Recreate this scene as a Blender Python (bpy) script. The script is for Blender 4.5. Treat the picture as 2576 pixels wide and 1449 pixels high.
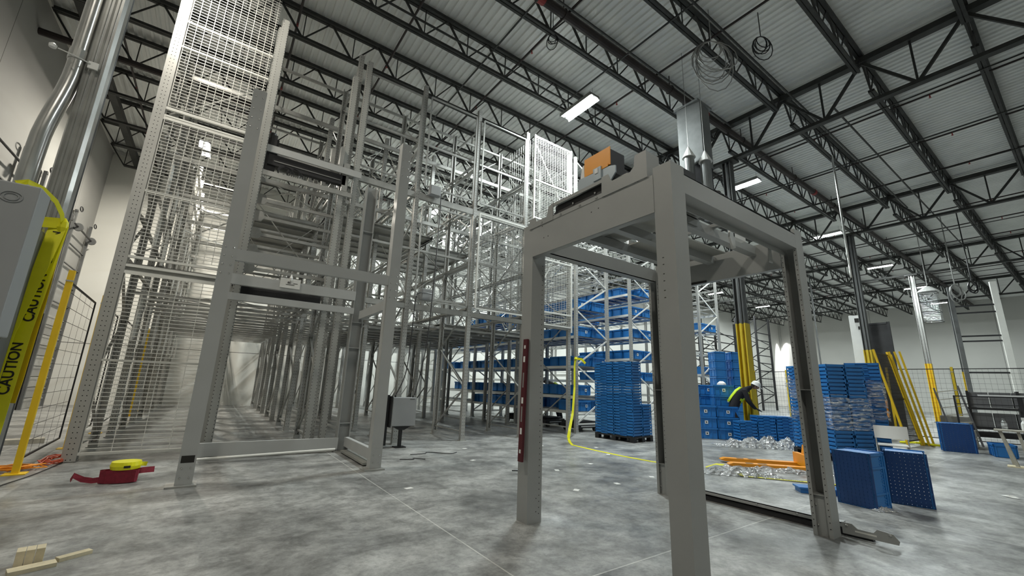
import bpy, bmesh, math, random
from mathutils import Vector, Matrix, Euler
random.seed(7)
R = math.radians
for o in list(bpy.data.objects): bpy.data.objects.remove(o, do_unlink=True)
S = bpy.context.scene
C = S.collection

# ------------------------------------------------------------------ camera
def make_camera():
    yaw, pitch, roll = R(35.096), R(13.194), R(1.946)
    cam = bpy.data.cameras.new('camera'); co = bpy.data.objects.new('camera', cam); C.objects.link(co)
    cam.sensor_fit = 'HORIZONTAL'; cam.sensor_width = 36.0; cam.lens = 36.0 * 1041.7 / 2576.0
    cam.clip_start = 0.05; cam.clip_end = 300
    fwd = Vector((math.sin(yaw) * math.cos(pitch), math.cos(yaw) * math.cos(pitch), math.sin(pitch)))
    right = Vector((math.cos(yaw), -math.sin(yaw), 0)); up = right.cross(fwd)
    cr, sr = math.cos(roll), math.sin(roll)
    r2 = right * cr + up * sr
    u2 = -right * sr + up * cr
    m = Matrix((r2, u2, -fwd)).transposed().to_4x4()
    m.translation = Vector((0, 0, 1.30))
    co.matrix_world = m
    S.camera = co
make_camera()
S.view_settings.view_transform = 'Standard'; S.view_settings.look = 'None'
S.view_settings.gamma = 1.0; S.view_settings.use_curve_mapping = False
S.view_settings.exposure = 1.02
S.cycles.max_bounces = 7; S.cycles.diffuse_bounces = 4; S.cycles.glossy_bounces = 3
S.cycles.use_denoising = True; S.cycles.sample_clamp_indirect = 6.0
W = bpy.data.worlds.new('world'); S.world = W; W.use_nodes = True
W.node_tree.nodes['Background'].inputs[0].default_value = (0.75, 0.8, 0.85, 1)
W.node_tree.nodes['Background'].inputs[1].default_value = 0.02

# ------------------------------------------------------------------ materials
def new_mat(name):
    m = bpy.data.materials.new(name); m.use_nodes = True
    n = m.node_tree.nodes; l = m.node_tree.links
    return m, n, l, n['Principled BSDF']
def mat(name, col, rough=0.5, metal=0.0, var=0.08, scale=3.0, bump=0.0, alpha=1.0, emit=None):
    m, n, l, b = new_mat(name)
    b.inputs['Roughness'].default_value = rough; b.inputs['Metallic'].default_value = metal
    b.inputs['Base Color'].default_value = (*col, 1)
    if var:
        tc = n.new('ShaderNodeTexCoord'); nz = n.new('ShaderNodeTexNoise'); nz.inputs['Scale'].default_value = scale
        nz.inputs['Detail'].default_value = 5
        cr = n.new('ShaderNodeValToRGB')
        cr.color_ramp.elements[0].position = 0.3; cr.color_ramp.elements[1].position = 0.7
        cr.color_ramp.elements[0].color = (*[max(0, c * (1 - var)) for c in col], 1)
        cr.color_ramp.elements[1].color = (*[min(1, c * (1 + var)) for c in col], 1)
        l.new(tc.outputs['Object'], nz.inputs['Vector']); l.new(nz.outputs['Fac'], cr.inputs['Fac']); l.new(cr.outputs['Color'], b.inputs['Base Color'])
        if bump:
            bp = n.new('ShaderNodeBump'); bp.inputs['Strength'].default_value = bump; bp.inputs['Distance'].default_value = 0.02
            l.new(nz.outputs['Fac'], bp.inputs['Height']); l.new(bp.outputs['Normal'], b.inputs['Normal'])
    if emit:
        b.inputs['Emission Color'].default_value = (*emit[0], 1); b.inputs['Emission Strength'].default_value = emit[1]
    if alpha < 1: b.inputs['Alpha'].default_value = alpha
    return m
def perf_mat(name, col, pitch=0.075, off=0.022, r=0.008, rough=0.45, metal=0.6):
    """painted or zinc-coated post with two rows of punched holes (object space)"""
    m, n, l, b = new_mat(name)
    b.inputs['Roughness'].default_value = rough; b.inputs['Metallic'].default_value = metal
    tc = n.new('ShaderNodeTexCoord'); sp = n.new('ShaderNodeSeparateXYZ'); l.new(tc.outputs['Object'], sp.inputs[0])
    def mth(op, a, bb=None):
        q = n.new('ShaderNodeMath'); q.operation = op
        for i, v in enumerate((a, bb)):
            if v is None: continue
            if isinstance(v, (int, float)): q.inputs[i].default_value = v
            else: l.new(v, q.inputs[i])
        return q.outputs[0]
    fz = mth('FRACT', mth('DIVIDE', sp.outputs['Z'], pitch))
    dz = mth('LESS_THAN', mth('ABSOLUTE', mth('SUBTRACT', fz, 0.5)), r / pitch)
    dx = mth('LESS_THAN', mth('ABSOLUTE', mth('SUBTRACT', mth('ABSOLUTE', sp.outputs['X']), off)), r)
    hole = mth('MULTIPLY', dz, dx)
    nz = n.new('ShaderNodeTexNoise'); nz.inputs['Scale'].default_value = 4; l.new(tc.outputs['Object'], nz.inputs['Vector'])
    cr = n.new('ShaderNodeValToRGB'); cr.color_ramp.elements[0].color = (*[c * 0.88 for c in col], 1); cr.color_ramp.elements[1].color = (*[min(1, c * 1.1) for c in col], 1)
    l.new(nz.outputs['Fac'], cr.inputs['Fac'])
    mx = n.new('ShaderNodeMix'); mx.data_type = 'RGBA'; l.new(hole, mx.inputs[0]); l.new(cr.outputs[0], mx.inputs[6]); mx.inputs[7].default_value = (0.012, 0.012, 0.012, 1)
    l.new(mx.outputs[2], b.inputs['Base Color'])
    return m
M = {}
M['portalpaint'] = mat('portal_grey_paint', (0.325, 0.335, 0.328), 0.42, 0.0, 0.05, 2.0)
M['paint'] = mat('grey_paint', (0.455, 0.465, 0.458), 0.42, 0.0, 0.05, 2.0)
M['paintperf'] = perf_mat('grey_paint_punched', (0.36, 0.365, 0.345), 0.06, 0.045, 0.006, 0.45, 0.0)
M['galv'] = mat('galvanised_steel', (0.42, 0.42, 0.40), 0.38, 0.45, 0.12, 6.0)
M['galvperf'] = perf_mat('galvanised_punched', (0.46, 0.46, 0.44), 0.075, 0.024, 0.0065, 0.4, 0.45)
M['whitesteel'] = mat('white_coated_steel', (0.74, 0.74, 0.70), 0.4, 0.1, 0.04)
M['black'] = mat('black_steel', (0.025, 0.025, 0.027), 0.5, 0.2, 0.2)
M['roofsteel'] = mat('dark_roof_steel', (0.035, 0.036, 0.034), 0.6, 0.2, 0.25, 5)
M['pipe'] = mat('dark_red_pipe', (0.030, 0.022, 0.021), 0.5, 0.2, 0.3, 3)
M['redfit'] = mat('red_fitting', (0.28, 0.03, 0.03), 0.5, 0.1, 0.1)
M['deckplate'] = mat('grey_deck_plate', (0.36, 0.36, 0.33), 0.5, 0.4, 0.08)
M['yellow'] = mat('yellow_paint', (0.80, 0.52, 0.01), 0.45, 0.0, 0.06)
M['colyellow'] = mat('column_yellow', (0.62, 0.45, 0.02), 0.55, 0.0, 0.1)
M['colgrey'] = mat('column_grey', (0.13, 0.135, 0.135), 0.5, 0.3, 0.15)
M['shiny'] = mat('shiny_conduit', (0.62, 0.62, 0.60), 0.22, 0.9, 0.1, 12)
M['boxgrey'] = mat('enclosure_grey', (0.33, 0.34, 0.345), 0.5, 0.1, 0.04)
M['blue'] = mat('blue_plastic', (0.022, 0.18, 0.50), 0.38, 0.0, 0.12, 2)
M['navy'] = mat('dark_blue_plastic', (0.006, 0.05, 0.19), 0.4, 0.0, 0.12, 2)
M['white'] = mat('white_plastic', (0.80, 0.80, 0.78), 0.4, 0.0, 0.03)
M['label'] = mat('white_label', (0.75, 0.76, 0.74), 0.6, 0, 0.02)
M['orange'] = mat('orange_paint', (0.88, 0.34, 0.01), 0.4, 0, 0.05)
M['tape'] = mat('caution_yellow', (0.80, 0.76, 0.01), 0.35, 0, 0.05, 8, 0.2)
M['tapedark'] = mat('tape_gold', (0.72, 0.50, 0.01), 0.35, 0, 0.05)
M['ink'] = mat('black_ink', (0.015, 0.013, 0.01), 0.5, 0, 0)
M['maroon'] = mat('maroon_webbing', (0.22, 0.012, 0.03), 0.7, 0, 0.15, 20, 0.3)
M['levelred'] = mat('level_red', (0.085, 0.006, 0.012), 0.4, 0.1, 0.05)
M['wood'] = mat('pale_wood', (0.68, 0.60, 0.42), 0.65, 0, 0.15, 14)
M['greywood'] = mat('grey_wood', (0.42, 0.40, 0.34), 0.7, 0, 0.15, 14)
M['concrete'] = mat('concrete_block', (0.42, 0.41, 0.38), 0.8, 0, 0.12, 5)
M['orangecord'] = mat('orange_cord', (0.85, 0.30, 0.02), 0.5, 0, 0)
M['redcord'] = mat('red_cord', (0.62, 0.12, 0.06), 0.5, 0, 0)
M['cable'] = mat('black_cable', (0.015, 0.015, 0.017), 0.4, 0, 0)
M['greycable'] = mat('grey_cable', (0.35, 0.35, 0.34), 0.4, 0.5, 0)
M['skin'] = mat('skin', (0.30, 0.17, 0.12), 0.6, 0, 0.05)
M['darkcloth'] = mat('dark_cloth', (0.012, 0.012, 0.016), 0.85, 0, 0.2, 10, 0.3)
M['hivis'] = mat('hivis_cloth', (0.62, 0.85, 0.02), 0.7, 0, 0.05, 10)
M['hair'] = mat('hair', (0.02, 0.013, 0.01), 0.7, 0, 0)
M['lit'] = mat('lit_tube', (1, 1, 1), 0.5, 0, 0, emit=((0.93, 0.97, 1.0), 14.0))
M['reflector'] = mat('white_reflector', (0.8, 0.8, 0.78), 0.35, 0, 0.0)
M['lamphouse'] = mat('lamp_housing_grey', (0.22, 0.22, 0.21), 0.5, 0, 0.0)
M['duct'] = mat('duct_zinc', (0.22, 0.23, 0.23), 0.38, 0.35, 0.12, 5)
M['greyblock'] = mat('grey_plastic_block', (0.13, 0.13, 0.135), 0.7, 0, 0.12)
M['silver'] = mat('silver_casting', (0.40, 0.46, 0.50), 0.35, 0.35, 0.05)
M['paper'] = mat('paper_white', (0.78, 0.78, 0.75), 0.6, 0, 0.03)
M['blackperf'] = mat('black_mesh', (0.03, 0.03, 0.03), 0.5, 0.2, 0.1)

def film_mat():
    m, n, l, b = new_mat('clear_film')
    out = n['Material Output']
    g = n.new('ShaderNodeBsdfGlossy'); g.inputs['Roughness'].default_value = 0.12; g.inputs['Color'].default_value = (0.9, 0.93, 0.95, 1)
    t = n.new('ShaderNodeBsdfTransparent'); mx = n.new('ShaderNodeMixShader')
    tc = n.new('ShaderNodeTexCoord'); nz = n.new('ShaderNodeTexNoise'); nz.inputs['Scale'].default_value = 9; nz.inputs['Detail'].default_value = 6; nz.inputs['Distortion'].default_value = 1.2
    cr = n.new('ShaderNodeValToRGB'); cr.color_ramp.elements[0].position = 0.45; cr.color_ramp.elements[0].color = (0.06, 0.06, 0.06, 1); cr.color_ramp.elements[1].position = 0.66; cr.color_ramp.elements[1].color = (0.85, 0.85, 0.85, 1)
    bp = n.new('ShaderNodeBump'); bp.inputs['Strength'].default_value = 0.9; bp.inputs['Distance'].default_value = 0.05
    mpp = n.new('ShaderNodeMapping'); mpp.inputs['Scale'].default_value = (0.6, 0.6, 3.2); mpp.inputs['Rotation'].default_value = (R(20), R(10), 0); l.new(tc.outputs['Object'], mpp.inputs[0]); l.new(mpp.outputs[0], nz.inputs['Vector']); l.new(nz.outputs['Fac'], cr.inputs['Fac']); l.new(cr.outputs['Color'], mx.inputs['Fac'])
    l.new(nz.outputs['Fac'], bp.inputs['Height']); l.new(bp.outputs['Normal'], g.inputs['Normal'])
    l.new(t.outputs[0], mx.inputs[1]); l.new(g.outputs[0], mx.inputs[2]); l.new(mx.outputs[0], out.inputs['Surface'])
    return m
M['film'] = film_mat()
def foil_mat():
    m, n, l, b = new_mat('crumpled_film')
    b.inputs['Base Color'].default_value = (0.75, 0.76, 0.76, 1); b.inputs['Roughness'].default_value = 0.18; b.inputs['Metallic'].default_value = 0.35
    b.inputs['Alpha'].default_value = 0.72
    tc = n.new('ShaderNodeTexCoord'); nz = n.new('ShaderNodeTexVoronoi'); nz.inputs['Scale'].default_value = 14
    bp = n.new('ShaderNodeBump'); bp.inputs['Strength'].default_value = 1.0; bp.inputs['Distance'].default_value = 0.06
    l.new(tc.outputs['Object'], nz.inputs['Vector']); l.new(nz.outputs['Distance'], bp.inputs['Height']); l.new(bp.outputs['Normal'], b.inputs['Normal'])
    return m
M['foil'] = foil_mat()
def floor_mat():
    m, n, l, b = new_mat('polished_concrete')
    tc = n.new('ShaderNodeTexCoord'); sp = n.new('ShaderNodeSeparateXYZ'); l.new(tc.outputs['Object'], sp.inputs[0])
    def noise(sc, det=6, dist=0.0, rough=0.55, vec=None):
        q = n.new('ShaderNodeTexNoise'); q.inputs['Scale'].default_value = sc; q.inputs['Detail'].default_value = det; q.inputs['Distortion'].default_value = dist
        q.inputs['Roughness'].default_value = rough
        l.new(vec or tc.outputs['Object'], q.inputs['Vector']); return q.outputs['Fac']
    mp = n.new('ShaderNodeMapping'); mp.inputs['Rotation'].default_value = (0, 0, R(25)); mp.inputs['Scale'].default_value = (1, 1.5, 1); l.new(tc.outputs['Object'], mp.inputs[0])
    def ramp(f, p0, c0, p1, c1):
        q = n.new('ShaderNodeValToRGB'); q.color_ramp.elements[0].position = p0; q.color_ramp.elements[1].position = p1
        q.color_ramp.elements[0].color = (*c0, 1); q.color_ramp.elements[1].color = (*c1, 1); l.new(f, q.inputs[0]); return q.outputs[0]
    c1 = ramp(noise(0.8, 8, 0.6, 0.65, mp.outputs[0]), 0.36, (0.20, 0.203, 0.198), 0.64, (0.52, 0.525, 0.51))
    c2 = ramp(noise(3.2, 10, 0.3, 0.75), 0.36, (0.50, 0.50, 0.495), 0.58, (1, 1, 1))
    c3 = ramp(noise(16, 8, 0.4, 0.7), 0.36, (0.72, 0.72, 0.72), 0.56, (1, 1, 1))
    def mul(a, bq, f=1.0):
        q = n.new('ShaderNodeMix'); q.data_type = 'RGBA'; q.blend_type = 'MULTIPLY'; q.inputs[0].default_value = f; l.new(a, q.inputs[6]); l.new(bq, q.inputs[7]); return q.outputs[2]
    col = mul(mul(c1, c2), c3)
    def mth(op, a, bb):
        q = n.new('ShaderNodeMath'); q.operation = op
        for i, v in enumerate((a, bb)):
            if isinstance(v, (int, float)): q.inputs[i].default_value = v
            elif v is not None: l.new(v, q.inputs[i])
        return q.outputs[0]
    fac = None
    for ax, o0, per in (('X', 1.95, 4.45), ('Y', 2.35, 4.2)):
        f = mth('FRACT', mth('DIVIDE', mth('ADD', sp.outputs[ax], 1000 * per - o0), per), None)
        a = mth('LESS_THAN', mth('ABSOLUTE', mth('SUBTRACT', mth('FRACT', mth('ADD', f, 0.5), None), 0.5), None), 0.006 / per)
        fac = a if fac is None else mth('MAXIMUM', fac, a)
    fac = mth('MULTIPLY', fac, noise(6, 3))
    q = n.new('ShaderNodeMix'); q.data_type = 'RGBA'; l.new(fac, q.inputs[0]); l.new(col, q.inputs[6]); q.inputs[7].default_value = (0.75, 0.75, 0.70, 1)
    l.new(q.outputs[2], b.inputs['Base Color'])
    rr = ramp(noise(2.5, 6), 0.3, (0.28, 0.28, 0.28), 0.7, (0.55, 0.55, 0.55)); l.new(rr, b.inputs['Roughness'])
    return m
M['floor'] = floor_mat()
def wall_mat(name, col, axis, per, off=0.0, hz=None):
    m, n, l, b = new_mat(name); b.inputs['Roughness'].default_value = 0.75
    tc = n.new('ShaderNodeTexCoord'); sp = n.new('ShaderNodeSeparateXYZ'); l.new(tc.outputs['Object'], sp.inputs[0])
    def mth(op, a, bb=None):
        q = n.new('ShaderNodeMath'); q.operation = op
        for i, v in enumerate((a, bb)):
            if isinstance(v, (int, float)): q.inputs[i].default_value = v
            elif v is not None: l.new(v, q.inputs[i])
        return q.outputs[0]
    f = mth('FRACT', mth('DIVIDE', mth('ADD', sp.outputs[axis], 500 * per - off), per))
    a = mth('LESS_THAN', mth('ABSOLUTE', mth('SUBTRACT', f, 0.5)), 0.012 / per)
    if hz:
        for h in hz:
            a = mth('MAXIMUM', a, mth('LESS_THAN', mth('ABSOLUTE', mth('SUBTRACT', sp.outputs['Z'], h)), 0.012))
    nz = n.new('ShaderNodeTexNoise'); nz.inputs['Scale'].default_value = 0.5; nz.inputs['Detail'].default_value = 6; l.new(tc.outputs['Object'], nz.inputs['Vector'])
    cr = n.new('ShaderNodeValToRGB'); cr.color_ramp.elements[0].position = 0.3; cr.color_ramp.elements[1].position = 0.7
    cr.color_ramp.elements[0].color = (*[c * 0.93 for c in col], 1); cr.color_ramp.elements[1].color = (*col, 1); l.new(nz.outputs['Fac'], cr.inputs[0])
    mx = n.new('ShaderNodeMix'); mx.data_type = 'RGBA'; l.new(a, mx.inputs[0]); l.new(cr.outputs[0], mx.inputs[6]); mx.inputs[7].default_value = (0.10, 0.10, 0.09, 1)
    l.new(mx.outputs[2], b.inputs['Base Color'])
    return m
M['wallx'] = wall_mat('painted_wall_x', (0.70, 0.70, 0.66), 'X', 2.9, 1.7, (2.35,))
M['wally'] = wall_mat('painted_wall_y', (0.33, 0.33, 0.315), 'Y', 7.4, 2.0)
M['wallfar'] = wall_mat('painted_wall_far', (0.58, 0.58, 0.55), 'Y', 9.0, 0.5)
M['deck'] = mat('white_roof_deck', (0.80, 0.81, 0.79), 0.5, 0.1, 0.08, 1.2)

# ------------------------------------------------------------------ mesh helpers
class MB:
    def __init__(s): s.v = []; s.f = []; s.mi = []
    def add(s, vs, fs, mi=0):
        b = len(s.v); s.v += [tuple(p) for p in vs]; s.f += [tuple(b + i for i in f) for f in fs]; s.mi += [mi] * len(fs); return s
    def box(s, x0, x1, y0, y1, z0, z1, mi=0):
        v = [(x, y, z) for x in (x0, x1) for y in (y0, y1) for z in (z0, z1)]
        return s.add(v, [(0, 1, 3, 2), (4, 6, 7, 5), (0, 4, 5, 1), (2, 3, 7, 6), (0, 2, 6, 4), (1, 5, 7, 3)], mi)
    def taper(s, x, y, z0, z1, a0, b0, a1, b1, mi=0):
        v = [(x + sx * (a0 if k == 0 else a1), y + sy * (b0 if k == 0 else b1), z0 if k == 0 else z1) for sx in (-1, 1) for sy in (-1, 1) for k in (0, 1)]
        return s.add(v, [(0, 1, 3, 2), (4, 6, 7, 5), (0, 4, 5, 1), (2, 3, 7, 6), (0, 2, 6, 4), (1, 5, 7, 3)], mi)
    def bar(s, p0, p1, w, h=None, up=(0, 0, 1), mi=0):
        p0 = Vector(p0); p1 = Vector(p1); h = w if h is None else h
        d = (p1 - p0).normalized(); u = Vector(up)
        if abs(d.dot(u)) > 0.98: u = Vector((0, 1, 0)) if abs(d.y) < 0.9 else Vector((1, 0, 0))
        a = d.cross(u).normalized(); c = a.cross(d)
        v = [p + a * (i * w / 2) + c * (j * h / 2) for p in (p0, p1) for i in (-1, 1) for j in (-1, 1)]
        return s.add(v, [(0, 1, 3, 2), (4, 6, 7, 5), (0, 4, 5, 1), (2, 3, 7, 6), (0, 2, 6, 4), (1, 5, 7, 3)], mi)
    def tube(s, pts, r, seg=8, mi=0, closed=False):
        pts = [Vector(p) for p in pts]; n = len(pts); rings = []
        prev = None
        for i, p in enumerate(pts):
            if closed: d = (pts[(i + 1) % n] - pts[i - 1])
            else: d = (pts[min(i + 1, n - 1)] - pts[max(i - 1, 0)])
            d.normalize()
            if prev is None:
                u = Vector((0, 0, 1)) if abs(d.z) < 0.9 else Vector((1, 0, 0))
                a = d.cross(u).normalized()
            else: a = (prev - d * prev.dot(d)).normalized()
            prev = a; c = d.cross(a)
            rr = r[i] if isinstance(r, (list, tuple)) else r
            rings.append([p + (a * math.cos(2 * math.pi * k / seg) + c * math.sin(2 * math.pi * k / seg)) * rr for k in range(seg)])
        vs = [q for g in rings for q in g]; fs = []
        for i in range(n if closed else n - 1):
            j = (i + 1) % n
            for k in range(seg): fs.append((i * seg + k, i * seg + (k + 1) % seg, j * seg + (k + 1) % seg, j * seg + k))
        if not closed: fs += [tuple(range(seg))[::-1], tuple((n - 1) * seg + k for k in range(seg))]
        return s.add(vs, fs, mi)
    def lathe(s, prof, c=(0, 0, 0), seg=24, mi=0):
        vs = [(c[0] + r * math.cos(2 * math.pi * k / seg), c[1] + r * math.sin(2 * math.pi * k / seg), c[2] + z) for r, z in prof for k in range(seg)]
        fs = [(i * seg + k, i * seg + (k + 1) % seg, (i + 1) * seg + (k + 1) % seg, (i + 1) * seg + k) for i in range(len(prof) - 1) for k in range(seg)]
        fs += [tuple(range(seg))[::-1], tuple((len(prof) - 1) * seg + k for k in range(seg))]
        return s.add(vs, fs, mi)
    def prism(s, poly, axis, a, b, mi=0):
        def P(p, t):
            return {'x': (t, p[0], p[1]), 'y': (p[0], t, p[1]), 'z': (p[0], p[1], t)}[axis]
        n = len(poly); vs = [P(p, a) for p in poly] + [P(p, b) for p in poly]
        fs = [tuple(range(n))[::-1], tuple(range(n, 2 * n))] + [(i, (i + 1) % n, n + (i + 1) % n, n + i) for i in range(n)]
        return s.add(vs, fs, mi)
    def mesh(s, name, mats):
        me = bpy.data.meshes.new(name); me.from_pydata(s.v, [], s.f); me.update()
        for m in (mats if isinstance(mats, (list, tuple)) else [mats]): me.materials.append(M[m] if isinstance(m, str) else m)
        if any(s.mi): me.polygons.foreach_set('material_index', s.mi)
        bm = bmesh.new(); bm.from_mesh(me); bmesh.ops.recalc_face_normals(bm, faces=bm.faces); bm.to_mesh(me); bm.free()
        return me
    def build(s, name, mats, parent=None, loc=None, rot=None, smooth=False, bevel=0):
        o = bpy.data.objects.new(name, s.mesh(name, mats)); C.objects.link(o)
        if parent: o.parent = parent
        if loc: o.location = loc
        if rot: o.rotation_euler = rot
        if smooth:
            for p in o.data.polygons: p.use_smooth = True
        if bevel:
            b = o.modifiers.new('bevel', 'BEVEL'); b.width = bevel; b.segments = 2; b.limit_method = 'ANGLE'
        return o
def inst(name, me, parent=None, loc=(0, 0, 0), rot=(0, 0, 0)):
    o = bpy.data.objects.new(name, me); C.objects.link(o); o.location = loc; o.rotation_euler = rot
    if parent: o.parent = parent
    return o
def tag(o, label, cat, group=None, kind=None):
    o['label'] = label; o['category'] = cat
    if group: o['group'] = group
    if kind: o['kind'] = kind
    return o
def thing(name, label, cat, loc=(0, 0, 0), rz=0, group=None):
    o = bpy.data.objects.new(name, None); C.objects.link(o); o.location = loc; o.rotation_euler = (0, 0, rz); o.empty_display_size = 0.1
    return tag(o, label, cat, group)
def struct(name, mb, m, **k):
    o = mb.build(name, m, **k); o['kind'] = 'structure'; return o
def copy_tree(o, parent=None):
    c = o.copy(); C.objects.link(c); c.parent = parent
    for ch in list(o.children): copy_tree(ch, c)
    return c
ORD = ['first', 'second', 'third', 'fourth', 'fifth', 'sixth', 'seventh', 'eighth', 'ninth', 'tenth', 'eleventh', 'twelfth', 'thirteenth', 'fourteenth', 'fifteenth', 'sixteenth', 'seventeenth', 'eighteenth', 'nineteenth', 'twentieth']
def nth(i):
    if i < 20: return ORD[i]
    return {2: 'twenty', 3: 'thirty'}[(i + 1) // 10] + '-' + ORD[(i + 1) % 10 - 1] if (i + 1) % 10 else {3: 'thirtieth'}.get((i + 1) // 10, 'last')
def text_mesh(txt, size, m, ext=0.0008):
    cu = bpy.data.curves.new('lettering', 'FONT'); cu.body = txt; cu.size = size; cu.extrude = ext; cu.offset = size * 0.022; cu.align_x = 'CENTER'; cu.align_y = 'CENTER'
    to = bpy.data.objects.new('lettering', cu); C.objects.link(to)
    dg = bpy.context.evaluated_depsgraph_get(); dg.update()
    me = bpy.data.meshes.new_from_object(to.evaluated_get(dg)); bpy.data.objects.remove(to, do_unlink=True)
    me.materials.clear(); me.materials.append(M[m]); me.name = 'lettering'
    return me
def circ(c, r, n=20, ax='z', a0=0, a1=2 * math.pi, e=1.0):
    out = []
    for i in range(n):
        t = a0 + (a1 - a0) * i / n
        u, v = r * math.cos(t), r * e * math.sin(t)
        out.append({'z': (c[0] + u, c[1] + v, c[2]), 'y': (c[0] + u, c[1], c[2] + v), 'x': (c[0], c[1] + u, c[2] + v)}[ax])
    return out

# ------------------------------------------------------------------ room shell
X0, X1, Y0, Y1, ZC = -4.9, 58.0, -12.0, 23.25, 10.65
struct('floor', MB().box(X0, X1, Y0, Y1, -0.2, 0), 'floor')
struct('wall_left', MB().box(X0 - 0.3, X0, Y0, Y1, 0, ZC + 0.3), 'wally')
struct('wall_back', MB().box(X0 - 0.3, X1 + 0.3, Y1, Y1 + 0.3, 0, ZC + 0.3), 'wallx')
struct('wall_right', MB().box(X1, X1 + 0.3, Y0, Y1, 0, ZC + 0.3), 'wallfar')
struct('wall_front', MB().box(X0 - 0.3, X1 + 0.3, Y0 - 0.3, Y0, 0, ZC + 0.3), 'wallx')
# corrugated deck, ribs along Y
mb = MB(); pitch = 0.19; n = int((X1 - X0) / pitch)
prof = []
for i in range(n + 1):
    x = X0 + i * pitch
    prof += [(x, ZC), (x + 0.095, ZC), (x + 0.115, ZC - 0.045), (x + 0.170, ZC - 0.045)]
vs = []; fs = []
for (x, z) in prof: vs += [(x, Y0, z), (x, Y1, z)]
for i in range(len(prof) - 1): fs.append((2 * i, 2 * i + 1, 2 * i + 3, 2 * i + 2))
mb.add(vs, fs)
struct('ceiling', mb, 'deck')
tmb = MB()
for k, y in enumerate((7.6, 15.2)):
    pass
# white ledger strip where wall meets roof
struct('trim_1', MB().box(X0, X0 + 0.06, Y0, Y1, ZC - 0.16, ZC - 0.05), 'wallfar')
struct('trim_2', MB().box(X0, X1, Y1 - 0.06, Y1, ZC - 0.16, ZC - 0.05), 'wallfar')
struct('trim_3', MB().box(X1 - 0.06, X1, Y0, Y1, ZC - 0.16, ZC - 0.05), 'wallfar')

# ------------------------------------------------------------------ lamps
def light_fixture(x, y, label, power=170, tubes=True, z=9.42, warm=False):
    t = thing('ceiling_light', label, 'ceiling light', (x, y, z), 0, 'linear high bay lights under the roof')
    mb = MB(); mb.box(-0.19, 0.19, -0.64, 0.64, 0.03, 0.09)
    mb.prism([(-0.19, 0.03), (-0.13, 0.03), (-0.19, -0.03)], 'y', -0.64, 0.64); mb.prism([(0.19, 0.03), (0.13, 0.03), (0.19, -0.03)], 'y', -0.64, 0.64)
    mb.build('housing', 'lamphouse', t)
    for sx in (-0.095, 0.095): MB().box(sx - 0.05, sx + 0.05, -0.6, 0.6, 0.005, 0.03).build('lamp_strip', 'lit', t)
    for sy in (-0.55, 0.55): MB().bar((0, sy, 0.09), (0, sy, 0.35), 0.008).build('hanger_wire', 'greycable', t)
    for sx in (-0.095, 0.095):
        li = bpy.data.lights.new('lamp_light', 'AREA'); li.shape = 'RECTANGLE'; li.size = 0.08; li.size_y = 1.15; li.energy = power / 2
        li.color = (0.915, 1.0, 0.985) if not warm else (1.0, 0.93, 0.80)
        lo = bpy.data.objects.new('lamp_light', li); C.objects.link(lo); lo.parent = t; lo.location = (sx, 0, 0.002)
    return t
LX = [-1.5, 7.7, 16.2, 24.9, 33.6, 42.0, 50.2]
for j, (y, rn) in enumerate(((-3.2, 'added unseen front row'), (7.2, 'middle row'), (18.0, 'back row'))):  # front row hangs out of view, added to light the foreground
    for i, x in enumerate(LX):
        yy = y + (0.6 if (i == 1 and j == 1) else 0)
        light_fixture(x, yy, 'white linear high bay light, %s from the left wall in the %s' % (nth(i), rn), power=[[130, 50, 30][min(i, 2)], (120 if i == 0 else 320 if i < 4 else 260), [420, 620, 560, 300, 260, 230, 200][i]][j], warm=(i == 0))

# wall washer in the far corner
t = thing('wall_washer', 'small spot lamp high in the far corner throwing a bright cone down the wall', 'spot light', (57.0, 22.4, 10.2))
MB().lathe([(0.05, 0.12), (0.12, 0.0), (0.11, 0.0)], (0, 0, 0), 12).build('lamp_head', 'black', t)
li = bpy.data.lights.new('spot_light', 'SPOT'); li.energy = 5000; li.spot_size = R(34); li.spot_blend = 0.15; li.shadow_soft_size = 0.05
lo = bpy.data.objects.new('spot_light', li); C.objects.link(lo); lo.parent = t; lo.location = (0, 0, -0.02); lo.rotation_euler = (0, R(-4), 0)

# ------------------------------------------------------------------ roof steel
JZT, JZB = 10.52, 9.70
GX = [13.3, 24.4, 35.5, 46.6]
def joist_mb(L):
    chord = MB(); chord.box(0, L, -0.085, -0.012, JZT - 0.05, JZT + 0.04); chord.box(0, L, 0.012, 0.085, JZT - 0.05, JZT + 0.04)
    bot = MB(); a = 0.55
    bot.box(a, L - a, -0.07, -0.01, JZB - 0.035, JZB + 0.035); bot.box(a, L - a, 0.01, 0.07, JZB - 0.035, JZB + 0.035)
    web = MB(); n = round((L - 1.1) / 1.185); st = (L - 1.1) / n
    for i in range(n + 1):
        xb = a + i * st
        if i > 0: web.bar((xb - st / 2, 0, JZT), (xb, 0, JZB), 0.045)
        else: web.bar((0.0, 0, JZT), (xb, 0, JZB), 0.045)
        if i < n: web.bar((xb, 0, JZB), (xb + st / 2, 0, JZT), 0.03); web.bar((xb, 0, JZB), (xb, 0, JZT), 0.024)
        else: web.bar((xb, 0, JZB), (L, 0, JZT), 0.03)
    return chord, bot, web
bays = [(-4.88, 13.3)] + [(GX[i], (GX + [58.0])[i + 1]) for i in range(4)]
bayname = ['from left wall to near girder', 'from near to second girder', 'from second to third girder', 'from third to fourth girder', 'from last girder to far wall']
jm = {}
for bi, (a, b) in enumerate(bays):
    c_, b_, w_ = joist_mb(b - a - 0.02)
    jm[bi] = (c_.mesh('top_chord', 'roofsteel'), b_.mesh('bottom_chord', 'roofsteel'), w_.mesh('web_bars', 'roofsteel'))
JY = [0.5 + 1.985 * k for k in range(-2, 12)]
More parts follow.
